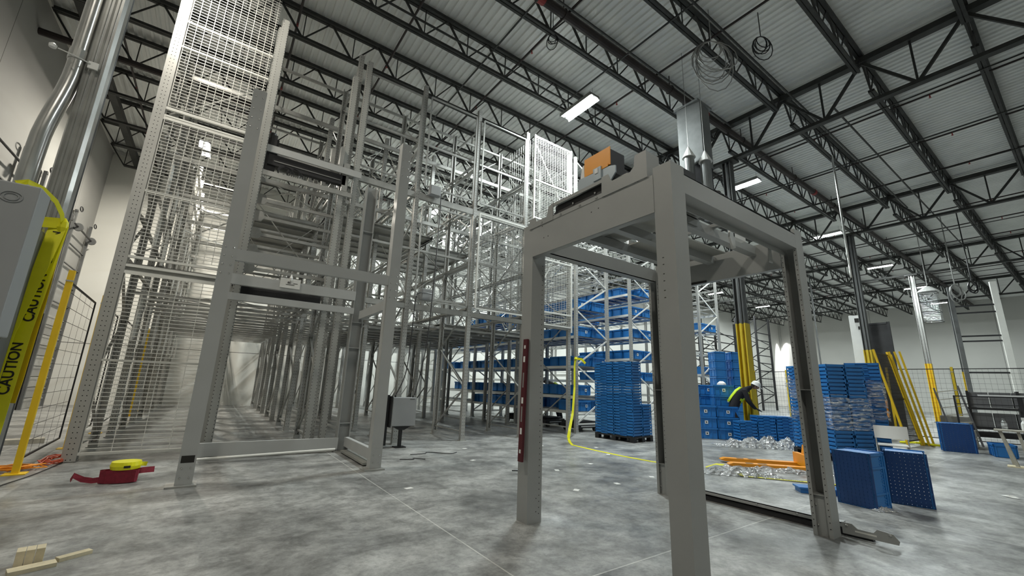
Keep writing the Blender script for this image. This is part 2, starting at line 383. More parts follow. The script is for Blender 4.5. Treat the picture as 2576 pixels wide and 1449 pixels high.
for bi, (a, b) in enumerate(bays):
    for k, y in enumerate(JY):
        if bi >= 3 and y < 2: continue
        t = thing('roof_joist', 'dark roof joist %s, %s from the back' % (bayname[bi], nth(len(JY) - 1 - k)), 'roof joist', (a + 0.01, y, 0), 0, 'dark open web roof joists')
        inst('top_chord', jm[bi][0], t); inst('bottom_chord', jm[bi][1], t); inst('web_bars', jm[bi][2], t)
# girders along Y
ch = MB(); ch.box(-0.11, 0.11, -6.0, 23.2, 10.26, 10.42)
bo = MB(); bo.box(-0.09, 0.09, -6.0, 23.2, 8.98, 9.08)
wb = MB()
for k in range(-3, 12):
    y = 0.5 + 1.985 * k; yb = y + 0.9925
    wb.bar((0, y, 10.3), (0, yb, 9.04), 0.07); wb.bar((0, yb, 9.04), (0, yb, 10.3), 0.045); wb.bar((0, yb, 9.04), (0, min(y + 1.985, 23.2), 10.3), 0.07)
gm = (ch.mesh('top_chord', 'roofsteel'), bo.mesh('bottom_chord', 'roofsteel'), wb.mesh('web_bars', 'roofsteel'))
for i, x in enumerate(GX):
    t = thing('roof_girder', 'heavy dark roof girder truss, %s from the left wall, carried on columns' % nth(i), 'girder', (x, 0, 0), 0, 'roof girders')
    for nm, me in zip(('top_chord', 'bottom_chord', 'web_bars'), gm): inst(nm, me, t)
# columns
def column(x, y, label, ytop=3.4, grey='colgrey', shaft_w=0.26):
    t = thing('building_column', label, 'column', (x, y, 0), 0, 'steel columns under the girders')
    w = shaft_w / 2
    m1 = MB(); m1.box(-w, w, -w, -w + 0.02, ytop, 8.98); m1.box(-w, w, w - 0.02, w, ytop, 8.98); m1.box(-0.01, 0.01, -w, w, ytop, 8.98); m1.box(-w - 0.0, -w + 0.02, -w * 0.2, w * 0.2, ytop, 8.98)
    m1.build('shaft', grey, t)
    m2 = MB(); m2.box(-w - 0.015, w + 0.015, -w - 0.015, -w + 0.02, 0.02, ytop); m2.box(-w - 0.015, w + 0.015, w - 0.02, w + 0.015, 0.02, ytop); m2.box(-0.02, 0.02, -w, w, 0.02, ytop); m2.box(-w - 0.015, -w + 0.01, -w * 0.25, w * 0.25, 0.02, ytop)
    m2.build('guard_sleeve', 'colyellow' if grey != 'shiny' else 'yellow', t)
    MB().box(-0.2, 0.2, -0.2, 0.2, 0, 0.025).build('base_plate', 'black', t)
    MB().box(-0.2, 0.2, -0.3, 0.3, 8.9, 8.98).build('cap_plate', 'roofsteel', t)
    return t
column(13.25, 6.3, 'grey steel column with yellow lower half behind the worker')
column(24.3, 6.1, 'slim grey column behind the wrapped blue stack and the white wall strip')
column(35.3, 6.1, 'bright reflecting column with yellow foot, beyond the leaning fence panels', grey='shiny')
column(46.3, 6.1, 'dark column with yellow foot beside the tall ladder frame')
column(24.4, 17.2, 'dark column standing deep among the racks toward the back wall', 0.8)
column(35.5, 17.2, 'dark column near the far black racks at the back', 2.2)
# sprinkler main and branch lines
t = thing('sprinkler_main', 'thick dark sprinkler main running the length of the roof over the columns', 'pipe', (0, 0, 0))
MB().tube([(-4.8, 6.18, 10.12), (57.9, 6.18, 10.12)], 0.11, 12).build('pipe_run', 'pipe', t)
for k in range(14):
    x = -3 + k * 4.3
    m = MB(); m.tube(circ((x, 6.18, 10.12), 0.125, 12, 'x'), 0.012, 5, closed=True); m.bar((x, 6.18, 10.24), (x, 6.18, 10.6), 0.02); m.build('pipe_hanger', 'pipe', t)
for x in (4.9, 11.8, 20.6): MB().tube([(x - .09, 6.18, 10.12), (x + .09, 6.18, 10.12)], 0.125, 12).build('coupling', 'redfit', t)
def yline(name, label, cat, x, y0, y1, z, r, m='pipe', heads=False, sq=False):
    t = thing(name, label, cat, (x, y0, z), 0, 'thin lines under the roof')
    mm = MB()
    if sq: mm.box(-r, r, 0, y1 - y0, -r, r)
    else: mm.tube([(0, 0, 0), (0, y1 - y0, 0)], r, 8)
    mm.build('pipe_run', m, t)
    if heads:
        yy = 1.2
        hm = MB().tube([(0, 0, 0), (0, 0, -0.09)], 0.016, 6).lathe([(0.03, -0.1), (0.03, -0.09)], (0, 0, 0), 8).mesh('sprinkler_head', 'redfit')
        while yy < y1 - y0: inst('sprinkler_head', hm, t, (0, yy, -r * 0.5)); yy += 2.98
    return t
for i, x in enumerate([-3.4, 0.4, 2.75, 5.75, 9.2, 16.3, 19.4, 22.4, 27.6, 30.7, 33.8, 38.8, 41.9, 45.0]):
    yline('sprinkler_branch', 'thin dark sprinkler branch under the deck, %s from the left wall' % nth(i), 'pipe', x, -5.5, 23.1, 10.25, 0.03, 'pipe', True)
for i, x in enumerate([-1.05, 4.6, 7.4, 15.0, 17.9, 21.0, 29.2, 32.3, 40.3, 43.4, 50.5]):
    yline('bridging_angle', 'thin flat bridging angle tying the joists, %s from the left wall' % nth(i), 'bridging', x, -5.5, 23.1, 9.66, 0.016, 'roofsteel', sq=True)
# cable tray (ladder type) over the left tower
t = thing('cable_tray', 'dark ladder cable tray crossing high above the left mesh tower', 'cable tray', (-0.24, 8.6, 9.9))
for sx in (-0.1, 0.1): MB().box(sx - 0.015, sx + 0.015, 0, 14.4, -0.04, 0.04).build('side_rail', 'black', t)
rg = MB().box(-0.1, 0.1, 0, 0.05, -0.03, 0.0).mesh('rung', 'black')
for k in range(42): inst('rung', rg, t, (0, 0.1 + k * 0.34, 0))
yline('roof_beam', 'thick dark beam running along the left wall under the roof', 'beam', -4.0, -8, 23.1, 10.05, 0.10, 'roofsteel', sq=True)
# red main near the left wall
t = thing('red_pipe', 'short dark red pipe with red coupling near the left wall roof', 'pipe', (-4.9, 14.2, 9.62))
MB().tube([(0, 0, 0), (4.6, 0, 0)], 0.09, 10).build('pipe_run', 'pipe', t); MB().tube([(0.9, 0, 0), (1.25, 0, 0)], 0.11, 10).build('coupling', 'redfit', t)
# loose conduit runs under the joists
for i, (x0, x1, y, z) in enumerate([(-4.5, 12.5, 7.95, 9.58), (1.5, 24, 3.85, 9.55), (13.6, 33, 3.3, 9.5), (2.0, 12.3, 5.6, 9.56)]):
    t = thing('conduit_run', 'grey conduit clipped under the joists, %s out from the sprinkler main' % nth(i), 'conduit', (x0, y, z))
    MB().tube([(0, 0, 0), (x1 - x0, 0, 0)], 0.028, 6).build('pipe_run', 'roofsteel', t)
def coil(name, label, c, r, n, m, rr=0.008, tail=None, seed=1):
    rnd = random.Random(seed); mb = MB(); pts = []; cx = cz = 0; q = r; ty = 0
    for k in range(n * 14):
        if k % 14 == 0: cx = rnd.uniform(-.3, .3) * r; q = r * rnd.uniform(.6, 1.15); ty = rnd.uniform(-.5, .5) * r; e = rnd.uniform(1.0, 1.6)
        a = 2 * math.pi * k / 14
        pts.append((cx * 0.5 * (1 - math.cos(a)) + q * math.sin(a), ty * 0.5 * (1 - math.cos(a)), -q * e * (1 - math.cos(a))))
    mb.tube([(0, 0, 10.62 - c[2])] + pts, rr, 5)
    o = mb.build(name, m, None, c, (0, 0, R(-40))); tag(o, label, 'cable coil'); return o
coil('cable_coil', 'big tangle of grey cable loops hanging below the roof, left of the black coil', (8.7, 4.25, 9.68), 0.42, 10, 'greycable', 0.012, seed=2)
coil('cable_coil', 'black cable loops hanging below the roof, right of the grey tangle', (9.75, 3.55, 9.9), 0.22, 6, 'cable', 0.012, seed=3)
coil('cable_coil', 'small black coil hung under the joist beside the nearest roof light', (5.5, 6.45, 9.68), 0.16, 4, 'cable', 0.01, seed=4)
coil('cable_coil', 'grey coil hanging high between the far ladder posts', (29.5, 3.6, 6.9), 0.28, 5, 'greycable', 0.025, seed=5)
coil('cable_coil', 'small black coil hanging high near the top of the far ladder', (29.4, 3.0, 6.95), 0.2, 4, 'cable', 0.025, seed=6)
# galvanised duct box with two cone-topped pipes
t = thing('ventilation_duct', 'square zinc duct box hanging under the roof beside the nearest column', 'duct', (9.95, 5.55, 7.55), R(0))
MB().box(-0.32, 0.32, -0.32, 0.32, -0.35, 1.5).build('duct_box', 'duct', t, rot=(0, 0, R(8)))
MB().box(-0.36, 0.36, -0.36, 0.36, 1.48, 1.54).build('flange', 'duct', t)
MB().prism([(-0.3, -0.35), (0.3, -0.35), (0.1, -0.8), (-0.1, -0.8)], 'y', -0.3, 0.3).build('taper_section', 'black', t)
for i, (x, y, z1, lb) in enumerate([(9.42, 5.45, 7.42, 'left and taller'), (9.62, 5.12, 7.22, 'right and shorter')]):
    t = thing('cone_topped_pipe', '%s of the two zinc pipes with pale cone caps under the duct box' % lb, 'pipe', (x, y, 0))
    MB().lathe([(0.13, z1 - 1.7), (0.13, z1 - 0.1)], (0, 0, 0), 20).build('pipe_shell', 'duct', t, smooth=False)
    MB().lathe([(0.17, z1 - 0.1), (0.01, z1 + 0.24)], (0, 0, 0), 14).build('cone_cap', 'white', t)
    MB().bar((0, 0, z1 + 0.2), (0, 0, 10.62), 0.01).build('hanger_wire', 'greycable', t)
# drop pipes
for i, (x, y, r, zb, lb) in enumerate([(17.0, 4.4, 0.035, 5.2, 'thin bright drop conduit coming down beside the slim column'), (34.0, 11.2, 0.05, 0, 'thin dark pipe dropping in front of the far wall')]):
    t = thing('drop_pipe', lb, 'pipe', (x, y, 0)); MB().tube([(0, 0, zb), (0, 0, 9.75)], r, 8).build('pipe_run', 'shiny' if i == 0 else 'colgrey', t)
# hanging clear cage lamp far right
t = thing('hanging_reel_guard', 'clear plastic tube guard hanging from a bright hood below the far roof', 'hanging guard', (29.6, 4.6, 5.15))
MB().box(-0.32, 0.32, -0.32, 0.32, 0, 1.55).build('clear_sleeve', 'film', t)
MB().lathe([(0.1, 1.85), (0.42, 1.6), (0.42, 1.55), (0.05, 1.55)], (0, 0, 0), 16).build('hood', 'reflector', t)
MB().bar((0, 0, 1.9), (0, 0, 4.6), 0.03).build('hanger_wire', 'greycable', t)
m = MB()
for z in (0, 0.5, 1.0, 1.5):
    for s in (-.33, .33): m.bar((-.33, s, z), (.33, s, z), .02); m.bar((s, -.33, z), (s, .33, z), .02)
m.build('wire_cage', 'black', t)

# ------------------------------------------------------------------ rack rows (left block)
HP = 8.8
def post_mb(h=HP, w=0.10, d=0.075):
    m = MB(); e = 0.012
    m.box(-w / 2, w / 2, -d / 2, -d / 2 + e, 0.01, h); m.box(-w / 2, -w / 2 + e, -d / 2 + e, d / 2 - e, 0.01, h); m.box(w / 2 - e, w / 2, -d / 2 + e, d / 2 - e, 0.01, h)
    m.box(-w / 2 - 0.012, -w / 2 + e, d / 2 - e, d / 2, 0.01, h); m.box(w / 2 - e, w / 2 + 0.012, d / 2 - e, d / 2, 0.01, h)
    return m
POST = post_mb().mesh('post', 'galvperf')
def brace_mesh(D, h, z0=0.2, step=1.0, m='galv', w=0.04):
    b = MB(); z = z0; k = 0
    b.bar((0, 0, z0), (0, D, z0), w, 0.03)
    while z + step < h:
        ya, yb = (0, D) if k % 2 == 0 else (D, 0)
        b.bar((0, yb if k % 2 == 0 else yb, z), (0, ya, z + step), w, 0.02) if False else b.bar((0, D if k % 2 == 0 else 0, z), (0, 0 if k % 2 == 0 else D, z + step), w, 0.022)
        z += step; k += 1
    b.bar((0, 0, z), (0, D, z), w, 0.03)
    return b.mesh('diagonal_brace', m)
BR15 = brace_mesh(1.5, HP)
BASE = MB().box(-0.08, 0.08, -0.08, 0.08, 0, 0.015).box(-0.055, 0.055, -0.045, 0.045, 0.015, 0.09).mesh('base_plate', 'galv')
FY = [(9.0, 10.5), (12.0, 13.5), (15.0, 16.5), (18.0, 19.5), (21.0, 22.5)]
RX = [-1.47, 0.12, 1.75, 3.40, 5.03, 6.72, 8.42]
LV = [3.12 + 0.40 * k for k in range(13)]
railL = (MB().box(-0.075, -0.045, 0, 13.4, -0.03, 0.03).box(-0.115, -0.045, 0, 13.4, -0.03, -0.018).mesh('shelf_rail', 'galv'), MB().box(0.045, 0.075, 0, 13.4, -0.03, 0.03).box(0.045, 0.115, 0, 13.4, -0.03, -0.018).mesh('shelf_rail', 'galv'))
rown = ['leftmost rack row behind the mesh door tower', 'rack row right of the mesh door tower', 'rack row on the right of the open floor aisle', 'rack row behind the front steel post', 'rack row behind the grey control box', 'rack row left of the high mesh cage', 'rack row under the high mesh cage beside the blue totes']
ROWS = []
for i, x in enumerate(RX):
    t = thing('rack_row', 'tall galvanised %s' % rown[i], 'rack', (x, 9.0, 0), 0, 'tall galvanised rack rows')
    ROWS.append(t)
    for (ya, yb) in FY:
        f = inst('upright_post', POST, t, (0, ya - 9.0, 0)); inst('diagonal_brace', BR15, f, (0, 0, 0)); inst('base_plate', BASE, f)
        g = inst('upright_post', POST, t, (0, yb - 9.0, 0), (0, 0, math.pi)); inst('base_plate', BASE, g)
    lv = LV[::2] if i == 0 else LV[:2] + LV[7:8] if i in (1, 2) else [LV[0], LV[3], LV[7], LV[10]]
    for z in lv:
        if i > 0: inst('shelf_rail', railL[0], t, (0, 0.05, z))
        if i < 6: inst('shelf_rail', railL[1], t, (0, 0.05, z))
gp1 = MB().prism([(-0.16, 0), (0.10, 0.05), (0.16, 0.40), (0.10, 0.75), (-0.14, 0.80)], 'x', -0.012, 0.012).mesh('guide_plate', 'whitesteel')
for k in range(8): inst('guide_plate', gp1, ROWS[0], (0.25, 0.9 + 1.5 * k, 1.85)); inst('guide_plate', gp1, ROWS[0], (0.25, 0.8 + 1.5 * k, 3.5), (0, 0, 0)); inst('guide_plate', gp1, ROWS[0], (0.25, 0.8 + 1.5 * k, 4.5), (0, 0, 0))
# cross beams between rows: each belongs to the row on its left
def xbeam(i, y, z, w=0.05, h=0.12, m='galv', name='cross_beam'):
    L = RX[i + 1] - RX[i] - 0.10
    key = (round(L, 2), w, h, m)
    if key not in XB: 
        b = MB(); b.box(0, L, -w / 2, -w / 2 + 0.006, -h / 2, h / 2); b.box(0, L, -w / 2, w / 2, h / 2 - 0.006, h / 2); b.box(0, L, -w / 2, w / 2, -h / 2, -h / 2 + 0.006)
        XB[key] = b.mesh('cross_beam', m)
    return inst(name, XB[key], ROWS[i], (0.05, y - 9.0, z))
XB = {}
for i in range(6):
    for z, h in ((2.98, 0.13), (5.72, 0.16)): xbeam(i, 9.0, z, 0.06, h)
    if i >= 3: xbeam(i, 9.0, 3.22, 0.04, 0.05)
    ys = [10.5 + 0.75 * k for k in range(16)]
    for y in ys: xbeam(i, y, 2.78, 0.12, 0.05)
    for y in ys[::3]:
        xbeam(i, y, 5.70, 0.06, 0.10); xbeam(i, y, 7.6, 0.06, 0.10)
    for y in (10.5, 13.5, 16.5, 19.5, 22.3): xbeam(i, y, 8.7, 0.05, 0.06)
for z in (3.35, 3.75, 4.15, 4.55, 4.95):
    for y in (10.6, 12.3, 13.6): xbeam(1, y, z, 0.06, 0.06)
# horizontal plan bracing
XM = {}
def brace_pair(i, y0, y1, za, zb, w=0.045):
    L = RX[i + 1] - RX[i] - 0.12
    for k in (0, 1):
        key = (round(L, 2), round(y1 - y0, 2), round(zb - za, 2), k, w)
        if key not in XM:
            o = 0.014 * k
            p, q = ((0, 0, o), (L, y1 - y0, zb - za + o)) if k == 0 else ((L, 0, o), (0, y1 - y0, zb - za + o))
            if zb != za: p = (p[0], o * 2, 0); q = (q[0], y1 - y0 + o * 2, zb - za)
            XM[key] = MB().bar(p, q, w, 0.012).mesh('cross_brace', 'galv')
        inst('cross_brace', XM[key], ROWS[i], (0.06, y0 - 9.0, za))
for i in range(6):
    for (y0, y1) in ((10.5, 12.0), (13.5, 15.0), (16.5, 18.0)):
        for z in (2.86, 5.82): brace_pair(i, y0, y1, z, z, 0.035)
for y in (9.6, 12.2, 15): brace_pair(1, y, y + 0.05, 3.2, 4.9)
for i in (2, 3, 4, 5):
    for y in ((10.6, 13.6, 16.6, 19.6) if i > 2 else (12.4, 16.6)):
        for (za, zb) in ((3.1, 4.4), (4.4, 5.6), (5.9, 7.2), (7.2, 8.5)): brace_pair(i, y, y + 0.01, za, zb)
    for y in (12.1, 15.1, 18.1):
        for (za, zb) in ((3.1, 5.6), (5.9, 8.5)): brace_pair(i, y, y + 0.01, za, zb)
    for y in (9.0, 12.1, 15.1, 18.1):
        for z in (4.35, 7.15): xbeam(i, y, z, 0.04, 0.05)
# decks
for k, (x0, x1, y0, y1, z, lb) in enumerate([(5.15, 6.6, 10.6, 17.8, 2.90, 'pale deck panel over the lower bay left of the mesh cage'), (6.85, 8.3, 10.6, 17.8, 2.90, 'pale deck panel over the lower bay under the mesh cage'), (3.5, 4.95, 12.2, 20.8, 2.90, 'pale deck panel behind the control box'),
                                     (0.25, 1.65, 10.8, 14.0, 5.05, 'wide dark platform underside above the floor aisle'), (1.9, 4.9, 11.3, 14.8, 5.62, 'dark walkway underside sloping away behind the front post'), (5.15, 6.6, 12.1, 16.0, 5.62, 'bright deck panel high beside the mesh cage')]):
    t = thing('deck_panel', lb, 'deck', (x0, y0, z))
    MB().box(0, x1 - x0, 0, y1 - y0, 0, 0.03).build('deck_sheet', 'deckplate' if k in (3, 4) else 'galv', t)
    m = MB(); q = 0.1
    while q < y1 - y0: m.box(0, x1 - x0, q, q + 0.04, -0.05, 0); q += 0.6
    m.build('stiffener_ribs', 'galv', t)
    m = MB()
    for s in (0, x1 - x0 - 0.03): m.box(s, s + 0.03, 0, y1 - y0, -0.09, 0.05)
    m.build('edge_rails', 'black' if k == 4 else 'galv', t)
# wire mesh
def mesh_panel(mb, o, u, v, lu, lv, su, sv, r=0.0035):
    o = Vector(o); u = Vector(u); v = Vector(v); nrm = u.cross(v)
    k = 0
    a = 0.0
    while a <= lu + 1e-6: mb.bar(o + u * a, o + u * a + v * lv, r * 2, r * 2, up=nrm); a += su
    a = 0.0
    while a <= lv + 1e-6: mb.bar(o + v * a + nrm * r, o + v * a + u * lu + nrm * r, r * 2, r * 2, up=nrm); a += sv
t = thing('mesh_door_tower', 'tall wire mesh screen with punched steel frame, left of the front steel posts', 'mesh screen', (-1.47, 8.93, 0))
PB = post_mb(9.6, 0.16, 0.10).mesh('frame_post', 'galvperf')
inst('frame_post', PB, t, (0, 0, 0)); PB2 = post_mb(8.5, 0.11, 0.09).mesh('frame_post', 'paintperf'); inst('frame_post', PB2, t, (1.55, 0, 0)); inst('frame_post', PB2, t, (1.55, 0.4, 0))
for (za, zb) in ((0.12, 2.86), (3.2, 5.75), (5.95, 9.4)):
    m = MB(); mesh_panel(m, (0.1, -0.03, za), (1, 0, 0), (0, 0, 1), 1.36, zb - za, (0.34 if za < 1 else 0.12), 0.062, 0.0048); m.build('wire_grid', 'whitesteel', t)
for z, h in ((0.11, 0.04), (1.47, 0.03), (2.88, 0.05), (2.99, 0.04), (3.14, 0.04), (4.30, 0.04), (5.72, 0.10), (5.90, 0.05), (7.2, 0.04), (7.75, 0.04), (9.4, 0.04)):
    MB().box(0.07, 1.48, -0.035, 0.015, z - h / 2, z + h / 2).build('frame_bar', 'whitesteel', t)
for (z0, z1, d) in ((3.25, 4.25, 1), (4.35, 5.6, -1), (5.95, 7.15, 1)): MB().bar((0.1, 0.3, z0 if d > 0 else z1), (1.45, 0.3, z1 if d > 0 else z0), 0.03, 0.02).build('diagonal_rod', 'galv', t)
# upper mesh cage at the right end of the left block
t = thing('mesh_cage', 'bright high wire mesh cage on the rack end beside the blue totes', 'mesh cage', (6.95, 8.92, 3.0))
m = MB(); mesh_panel(m, (0.02, 0, 0.05), (1, 0, 0), (0, 0, 1), 1.48, 5.7, 0.10, 0.055, 0.0028); m.build('wire_grid', 'whitesteel', t)
m = MB(); mesh_panel(m, (0.02, 0.02, 0.05), (0, 1, 0), (0, 0, 1), 1.4, 5.7, 0.12, 0.11, 0.0028); m.build('side_wire_grid', 'whitesteel', t)
for z in (0, 0.35, 1.9, 3.1, 4.3, 5.76): MB().box(0, 1.52, -0.02, 0.02, z - 0.02, z + 0.02).build('frame_bar', 'whitesteel', t)
for x in (0.0, 1.5): MB().box(x - 0.025, x + 0.025, -0.025, 0.025, -0.15, 5.8).build('frame_bar', 'whitesteel', t)
MB().bar((1.45, 0.05, 3.3), (0.1, 0.05, 5.5), 0.03, 0.02).build('diagonal_rod', 'whitesteel', t); MB().bar((0.05, 0.05, 0.6), (1.45, 0.05, 3.0), 0.03, 0.02).build('diagonal_rod', 'whitesteel', t)
t = thing('mesh_cage', 'lower grey wire mesh screen left of the bright cage, above a pale beam', 'mesh cage', (5.15, 8.92, 3.15))
m = MB(); mesh_panel(m, (0.0, 0, 0), (1, 0, 0), (0, 0, 1), 1.5, 2.55, 0.10, 0.055, 0.0028); m.build('wire_grid', 'galv', t)
for z in (0, 2.55): MB().box(0, 1.5, -0.015, 0.015, z - 0.02, z + 0.02).build('frame_bar', 'whitesteel', t)
for x in (0.0, 1.5): MB().box(x - 0.02, x + 0.02, -0.02, 0.02, 0, 2.55).build('frame_bar', 'whitesteel', t)
for k, (x0, x1, z0, z1, lb) in enumerate([(3.55, 4.9, 3.15, 5.5, 'lower empty door frame between the cable boxes'), (3.55, 4.9, 6.0, 8.5, 'upper empty door frame above the upper cable box'), (5.15, 6.6, 6.0, 8.5, 'tall empty door frame left of the bright mesh cage'), (2.0, 3.3, 6.0, 8.4, 'upper empty door frame above the black carriage side')]):
    t = thing('empty_doorway', lb, 'guard frame', (x0, 8.93, z0)); w = x1 - x0; h = z1 - z0
    for x in (0, w): MB().box(x - 0.017, x + 0.017, -0.017, 0.017, 0, h).build('frame_bar', 'galv', t)
    for z in (0, h): MB().box(0, w, -0.017, 0.017, z - 0.017, z + 0.017).build('frame_bar', 'galv', t)

# ------------------------------------------------------------------ front lift structure
def hpost(h, w=0.17, d=0.15):
    m = MB(); m.box(-w / 2, w / 2, -d / 2, d / 2, 0.02, h)
    return m
t = thing('steel_gantry', 'large grey steel lift gantry with two tall front posts and cross beams', 'steel frame', (0, 0, 0))
BOLT = MB().lathe([(0.012, 0), (0.012, 0.008), (0.006, 0.013)], (0, 0, 0), 8).mesh('bolt', 'shiny')
def bolts(par, pts, rot=(R(90), 0, 0)):
    for p in pts: inst('bolt', BOLT, par, p, rot)
p1 = hpost(5.42).build('front_post', 'paint', t, (-0.055, 6.62, 0)); p2 = hpost(5.42).build('front_post', 'paint', t, (2.22, 6.62, 0))
for p in (p1, p2):
    MB().box(-0.17, 0.13, -0.13, 0.13, 0, 0.022).build('base_plate', 'galv', p)
    bolts(p, [(sx, -0.075, z) for sx in (-0.045, 0.045) for z in (0.10, 0.21, 2.62, 2.74, 2.86, 2.98, 4.8, 4.95, 5.1, 5.3)])
nb = MB().box(-0.065, 0.065, -0.0795, -0.076, 0.27, 0.35).build('name_plate', 'ink', p1)
bk = MB()
w = 0.11
bk.box(-w, -w + 0.014, -0.10, 0.10, 0.02, 5.33); bk.box(w - 0.014, w, -0.10, 0.10, 0.02, 5.33); bk.box(-w + 0.014, w - 0.014, 0.0, 0.012, 0.02, 5.33)
b1 = bk.build('back_post', 'portalpaint', t, (2.20, 8.5, 0)); m = MB()
for z in (0.5, 1.9, 2.4, 3.35, 4.3): m.box(-w + 0.014, w - 0.014, -0.09, 0.0, z, z + 0.008)
m.build('stiffener_plates', 'paint', b1); MB().box(-0.15, 0.15, -0.13, 0.13, 0, 0.02).build('base_plate', 'galv', b1)
def cbeam(p0, p1, h, d=0.07, side=1):
    """channel beam between two points (axis-aligned), web height h"""
    m = MB(); x0, y0, z = p0; x1, y1, _ = p1
    if abs(x1 - x0) > abs(y1 - y0):
        m.box(x0, x1, y0 - 0.004, y0 + 0.004, z - h / 2, z + h / 2); a, b = sorted((y0, y0 + side * d)); m.box(x0, x1, a, b, z + h / 2 - 0.008, z + h / 2); m.box(x0, x1, a, b, z - h / 2, z - h / 2 + 0.008)
    else:
        m.box(x0 - 0.004, x0 + 0.004, y0, y1, z - h / 2, z + h / 2); a, b = sorted((x0, x0 + side * d)); m.box(a, b, y0, y1, z + h / 2 - 0.008, z + h / 2); m.box(a, b, y0, y1, z - h / 2, z - h / 2 + 0.008)
    return m
cbeam((0.03, 6.56, 2.90), (2.135, 6.56, 2.90), 0.16).build('front_beam', 'paint', t)
cbeam((0.03, 8.40, 2.92), (2.11, 8.40, 2.92), 0.18).build('rear_beam', 'paint', t)
cbeam((0.03, 8.40, 2.62), (2.11, 8.40, 2.62), 0.12).build('rear_beam', 'paint', t)
cbeam((0.03, 8.40, 0.15), (2.11, 8.40, 0.15), 0.20).build('floor_beam', 'paint', t)
cbeam((2.22, 6.70, 2.55), (2.22, 8.40, 2.55), 0.16).build('side_beam', 'paint', t)
cbeam((2.22, 6.70, 0.18), (2.22, 8.40, 0.18), 0.16).build('side_floor_beam', 'paint', t)
MB().box(2.14, 2.30, 6.9, 8.3, 0.02, 0.05).build('side_floor_plate', 'deckplate', t)
MB().tube([(0.0, 8.1, 0.06), (2.0, 8.1, 0.10)], 0.02, 8).build('floor_bar', 'whitesteel', t)
pp = post_mb(8.5, 0.10, 0.10).build('mast_post', 'paintperf', t, (0.14, 8.66, 0))
for (x, y, h, w_) in ((1.66, 8.9, 8.1, 0.13), (1.93, 8.9, 8.65, 0.13)):
    post_mb(h, w_ * 0.85, 0.09).build('mast_guide', 'paintperf', t, (x, y, 0))
# hang sign
t = thing('hanging_sign', 'small white card hanging on the rear beam of the lift frame', 'sign', (0.93, 8.385, 2.975))
MB().box(-0.165, 0.165, -0.006, 0, -0.09, 0.09).build('card', 'paper', t); MB().lathe([(0.02, 0.05), (0.028, 0.1), (0.004, 0.17)], (0.0, -0.01, 0), 8).build('clip', 'white', t)
me = text_mesh('80', 0.055, 'ink'); inst('lettering', me, t, (-0.02, -0.008, 0.01), (R(90), 0, 0))
MB().box(-0.07, 0.07, -0.008, -0.006, -0.03, -0.02).box(0.05, 0.12, -0.008, -0.006, 0.0, 0.01).build('printed_line', 'ink', t)
# black carriages
def carriage(label, loc, big):
    t = thing('lift_carriage', label, 'lift carriage', loc)
    if big:
        MB().box(0.0, 1.35, 0, 0.10, 0.0, 0.12).build('upper_beam', 'black', t, (0.05, 0.35, 0.45))
        MB().box(0.0, 1.45, 0, 0.12, -0.02, 0.20).build('lower_beam', 'black', t)
        MB().box(0.1, 1.35, -0.01, 0.0, 0.06, 0.075).build('edge_strip', 'greycable', t)
        MB().box(-0.1, 1.75, -0.05, -0.02, 0.22, 0.36).build('front_plate', 'paint', t)
        MB().box(-0.1, 1.6, -0.05, 0.0, -0.28, -0.18).build('lower_plate', 'galv', t)
        m = MB(); m.box(-0.05, 0.14, 0.05, 0.3, -0.12, 0.55); m.box(0.0, 0.10, -0.02, 0.1, 0.3, 0.6); m.lathe([(0.06, 0.5), (0.06, 0.68)], (0.02, 0.1, 0), 10); m.build('drive_unit', 'black', t)
        for s in (0, 1):
            m = MB(); cx = 0.30 + 0.16 * s
            for k in range(3): m.tube(circ((cx + 0.02 * k, -0.02, -0.10 - 0.02 * k), 0.11 + 0.015 * k, 14, 'y'), 0.009, 5, closed=True)
            m.build('cable_loop', 'cable', t)
        m = MB(); m.box(1.38, 1.5, 0, 0.2, -0.15, 0.5); m.box(1.28, 1.36, 0, 0.1, 0.35, 0.85); m.box(1.12, 1.2, 0.1, 0.2, 0.35, 0.8); m.build('end_bracket', 'galv', t)
    else:
        MB().box(0.0, 1.36, 0, 0.3, 0.0, 0.16).build('lower_beam', 'black', t)
        MB().box(0.05, 1.3, -0.02, 0.0, -0.03, 0.0).build('edge_strip', 'galv', t)
        for x in (-0.05, 1.25):
            m = MB(); m.lathe([(0.05, 0), (0.05, 0.06)], (x, 0.1, 0.33), 12); m.box(x - 0.07, x + 0.07, 0.05, 0.15, 0.16, 0.36); m.build('pulley', 'black', t)
            MB().box(x + 0.08, x + 0.11, -0.02, 0.1, 0.24, 0.36).build('bracket', 'shiny', t)
carriage('upper black lift carriage with looping cables, above the floor aisle', (0.25, 8.75, 5.35), True)
carriage('lower black lift carriage behind the white card', (0.18, 8.78, 2.72), False)
# shelf arms seen above the front beam
for k in range(5):
    t = thing('shelf_arm', 'grey shelf arm with bracket over the aisle, %s from the bottom' % nth(k), 'shelf arm', (0.2, 9.35, 3.35 + 0.36 * k), 0, 'shelf arms over the aisle')
    MB().box(0, 1.45, -0.02, 0.02, -0.03, 0.03).build('arm', 'galv', t)
    MB().prism([(0, -0.09), (0.14, -0.09), (0.2, 0), (0.14, 0.12), (0, 0.12)], 'y', -0.03, 0.03).build('bracket', 'galv', t)
